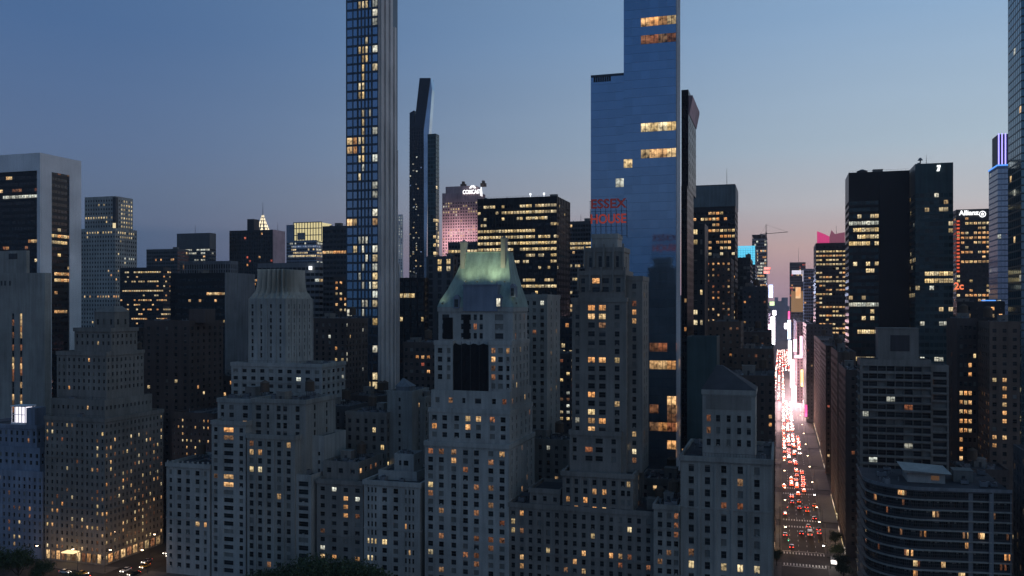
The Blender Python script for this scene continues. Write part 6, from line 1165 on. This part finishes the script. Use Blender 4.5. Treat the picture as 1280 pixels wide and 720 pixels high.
def tree(x, y, k, sc, rz, label, z=.02):
    t = thing('park_tree', label, 'tree', (x, y, z), 'park trees', rz); t.scale = (sc, sc, sc)
    for me, nm in zip(TM[k], ('trunk', 'crown')): o = bpy.data.objects.new(nm, me); COL.objects.link(o); o.parent = t
Yt = 262
for i, (px, top, k, lb) in enumerate([(-12, 682, 0, 'dark park tree cut by the edge of the view'), (22, 684, 1, 'dark park tree below the blue-grey hotel'), (52, 700, 2, 'low dark park tree nearest the street corner'), (88, 716, 0, 'tree top barely rising before the apartment hotel lobby'),
        (330, 712, 1, 'dark park tree below the pale house with triple windows'), (355, 702, 2, 'dark park tree under the yellow window pairs'), (385, 697, 0, 'tall rounded dark park tree below the narrow window-band wing'), (415, 696, 1, 'dark park tree below the dim brown house'), (441, 700, 2, 'dark park tree between the brown and the square pale house'), (466, 706, 0, 'small dark park tree below the square pale house'),
        (300, 722, 2, 'lowest tree top at the foot of the pale house')]):
    x = X_at(px, Yt + 3 * (i % 3)); y = Yt + 3 * (i % 3); z = Z_at(top, x, y); tree(x, y, k, max(.3, z / 13.2), i * 1.3, lb)
for i, (x, y, s_, lb) in enumerate([(22.6, 376, .62, 'leafy street tree by the lamps at the foot of the curved building'), (22.5, 392, .6, 'small street tree across from the zebra crossing'), (22.8, 416, .55, 'street tree by the warm shop fronts behind the curved building'), (-1.9, 380, .5, 'small street tree beside the club building flank'), (22.8, 364, .6, 'street tree tucked close under the rounded corner')]):
    tree(x, y, i % 3, s_, i, lb, .14)
# bus shelter and kiosk glowing white on the pavement below the rounded corner
t = thing('news_kiosk', 'brightly lit white kiosk on the pavement under the rounded corner', 'kiosk', (20.6, 388, .14)); m = MB(); m.box(-1.2, 1.2, -2.2, 2.2, 0, .9); m.box(-1.4, 1.4, -2.5, 2.5, 2.6, 2.85)
for a in (-1.15, 1.1):
    for c in (-2.15, 2.1): m.box(a, a + .06, c, c + .06, .9, 2.6)
m.build('booth', S['metal'], t); m = MB(); m.box(-1.05, 1.05, -2.1, 2.1, .92, 2.55); m.build('lit_counter', emit('kiosk_glow', (1, .9, .85), 3.2), t)
#==END==
# ------------------------------------------------------------------ windows: visible ones as parts, the rest as one
BV = BVHTree.FromPolygons(OCC_V, OCC_F); CAMP = Vector((0, 0, CAMZ))
def visible(p, ax, sg):
    q = Vector(p); q = q + (Vector((0, sg * .7, 0)) if ax == 'x' else Vector((sg * .7, 0, 0)))
    u, v = proj(q)
    if not (-6 < u < 1286 and -6 < v < 726): return False
    d = q - CAMP; ln = d.length; h = BV.ray_cast(CAMP, d / ln, ln - .2); return h[0] is None
PANE = {}
def matof(k): return LIT[k] if k in LIT else (G['blind'] if k == 'B' else G[k[1:]])
def paneq(m, u, o, mi, jit=0.0):
    ax, c, w_, h_, k, sg = u; x, y, z = c[0] - o[0], c[1] - o[1], c[2] - o[2]; e = .02 * sg; a, bb = w_ / 2 + .02, h_ / 2 + .02
    if ax == 'x': m.quad((x - a, y + e, z - bb), (x + a, y + e, z - bb), (x + a, y + e, z + bb), (x - a, y + e, z + bb), mi, True)
    else: m.quad((x + e, y - a, z - bb), (x + e, y + a, z - bb), (x + e, y + a, z + bb), (x + e, y - a, z + bb), mi, True)
NW = 0
for b in ALL:
    if not b.units: continue
    sc = []
    for i, u in enumerate(b.units):
        pr = [u[0], u[len(u) // 2], u[-1]] if len(u) > 1 else [u[0]]
        v = sum(visible(q[1], q[0], q[5]) for q in pr) / len(pr)
        if v > 0:
            d = depth(*u[0][1][:2]); ar = sum(q[2] * q[3] for q in u) / d / d * (1 if u[0][0] == 'x' else .4); sc.append((v * ar * (1.6 if u[0][4] in LIT else 1), i))
    sc.sort(reverse=True); pick = set(i for _, i in sc[:100]); rest = MB(); mats = []; 
    for i, u in enumerate(b.units):
        if i in pick:
            if len(u) == 1:
                q = u[0]; key = (q[0], round(q[2], 2), round(q[3], 2), q[4], q[5])
                if key not in PANE: m = MB(); paneq(m, q, q[1], 0); PANE[key] = m.mesh('window', matof(q[4]))
                o = bpy.data.objects.new('window', PANE[key]); COL.objects.link(o); o.parent = b.root; o.location = [q[1][j] - b.o[j] for j in range(3)]
            else:
                m = MB(); ks = []
                for q in u:
                    if q[4] not in ks: ks.append(q[4])
                    paneq(m, q, b.o, ks.index(q[4]))
                o = m.build('window_band', [matof(k) for k in ks], b.root)
            NW += 1
        else:
            for q in u:
                if q[4] not in mats: mats.append(q[4])
                paneq(rest, q, b.o, mats.index(q[4]))
    if rest.f: o = rest.build('window_grid', [matof(k) for k in mats], b.root); o['kind'] = 'stuff'
print('windows as parts', NW, 'buildings', len(ALL))

#==TAIL==

# ------------------------------------------------------------------ haze
m = MB(); m.box(-1900, 1900, -60, 3700, -1, 440); hz = m.mesh('haze', []); hm = bpy.data.materials.new('haze'); hm.use_nodes = True; n = hm.node_tree.nodes; n.remove(n['Principled BSDF']); v = n.new('ShaderNodeVolumePrincipled'); v.inputs['Color'].default_value = (.82, .84, .9, 1); v.inputs['Density'].default_value = .00008; v.inputs['Anisotropy'].default_value = .2
hm.node_tree.links.new(v.outputs[0], n['Material Output'].inputs['Volume']); hz.materials.append(hm); o = bpy.data.objects.new('haze', hz); COL.objects.link(o); o['kind'] = 'stuff'
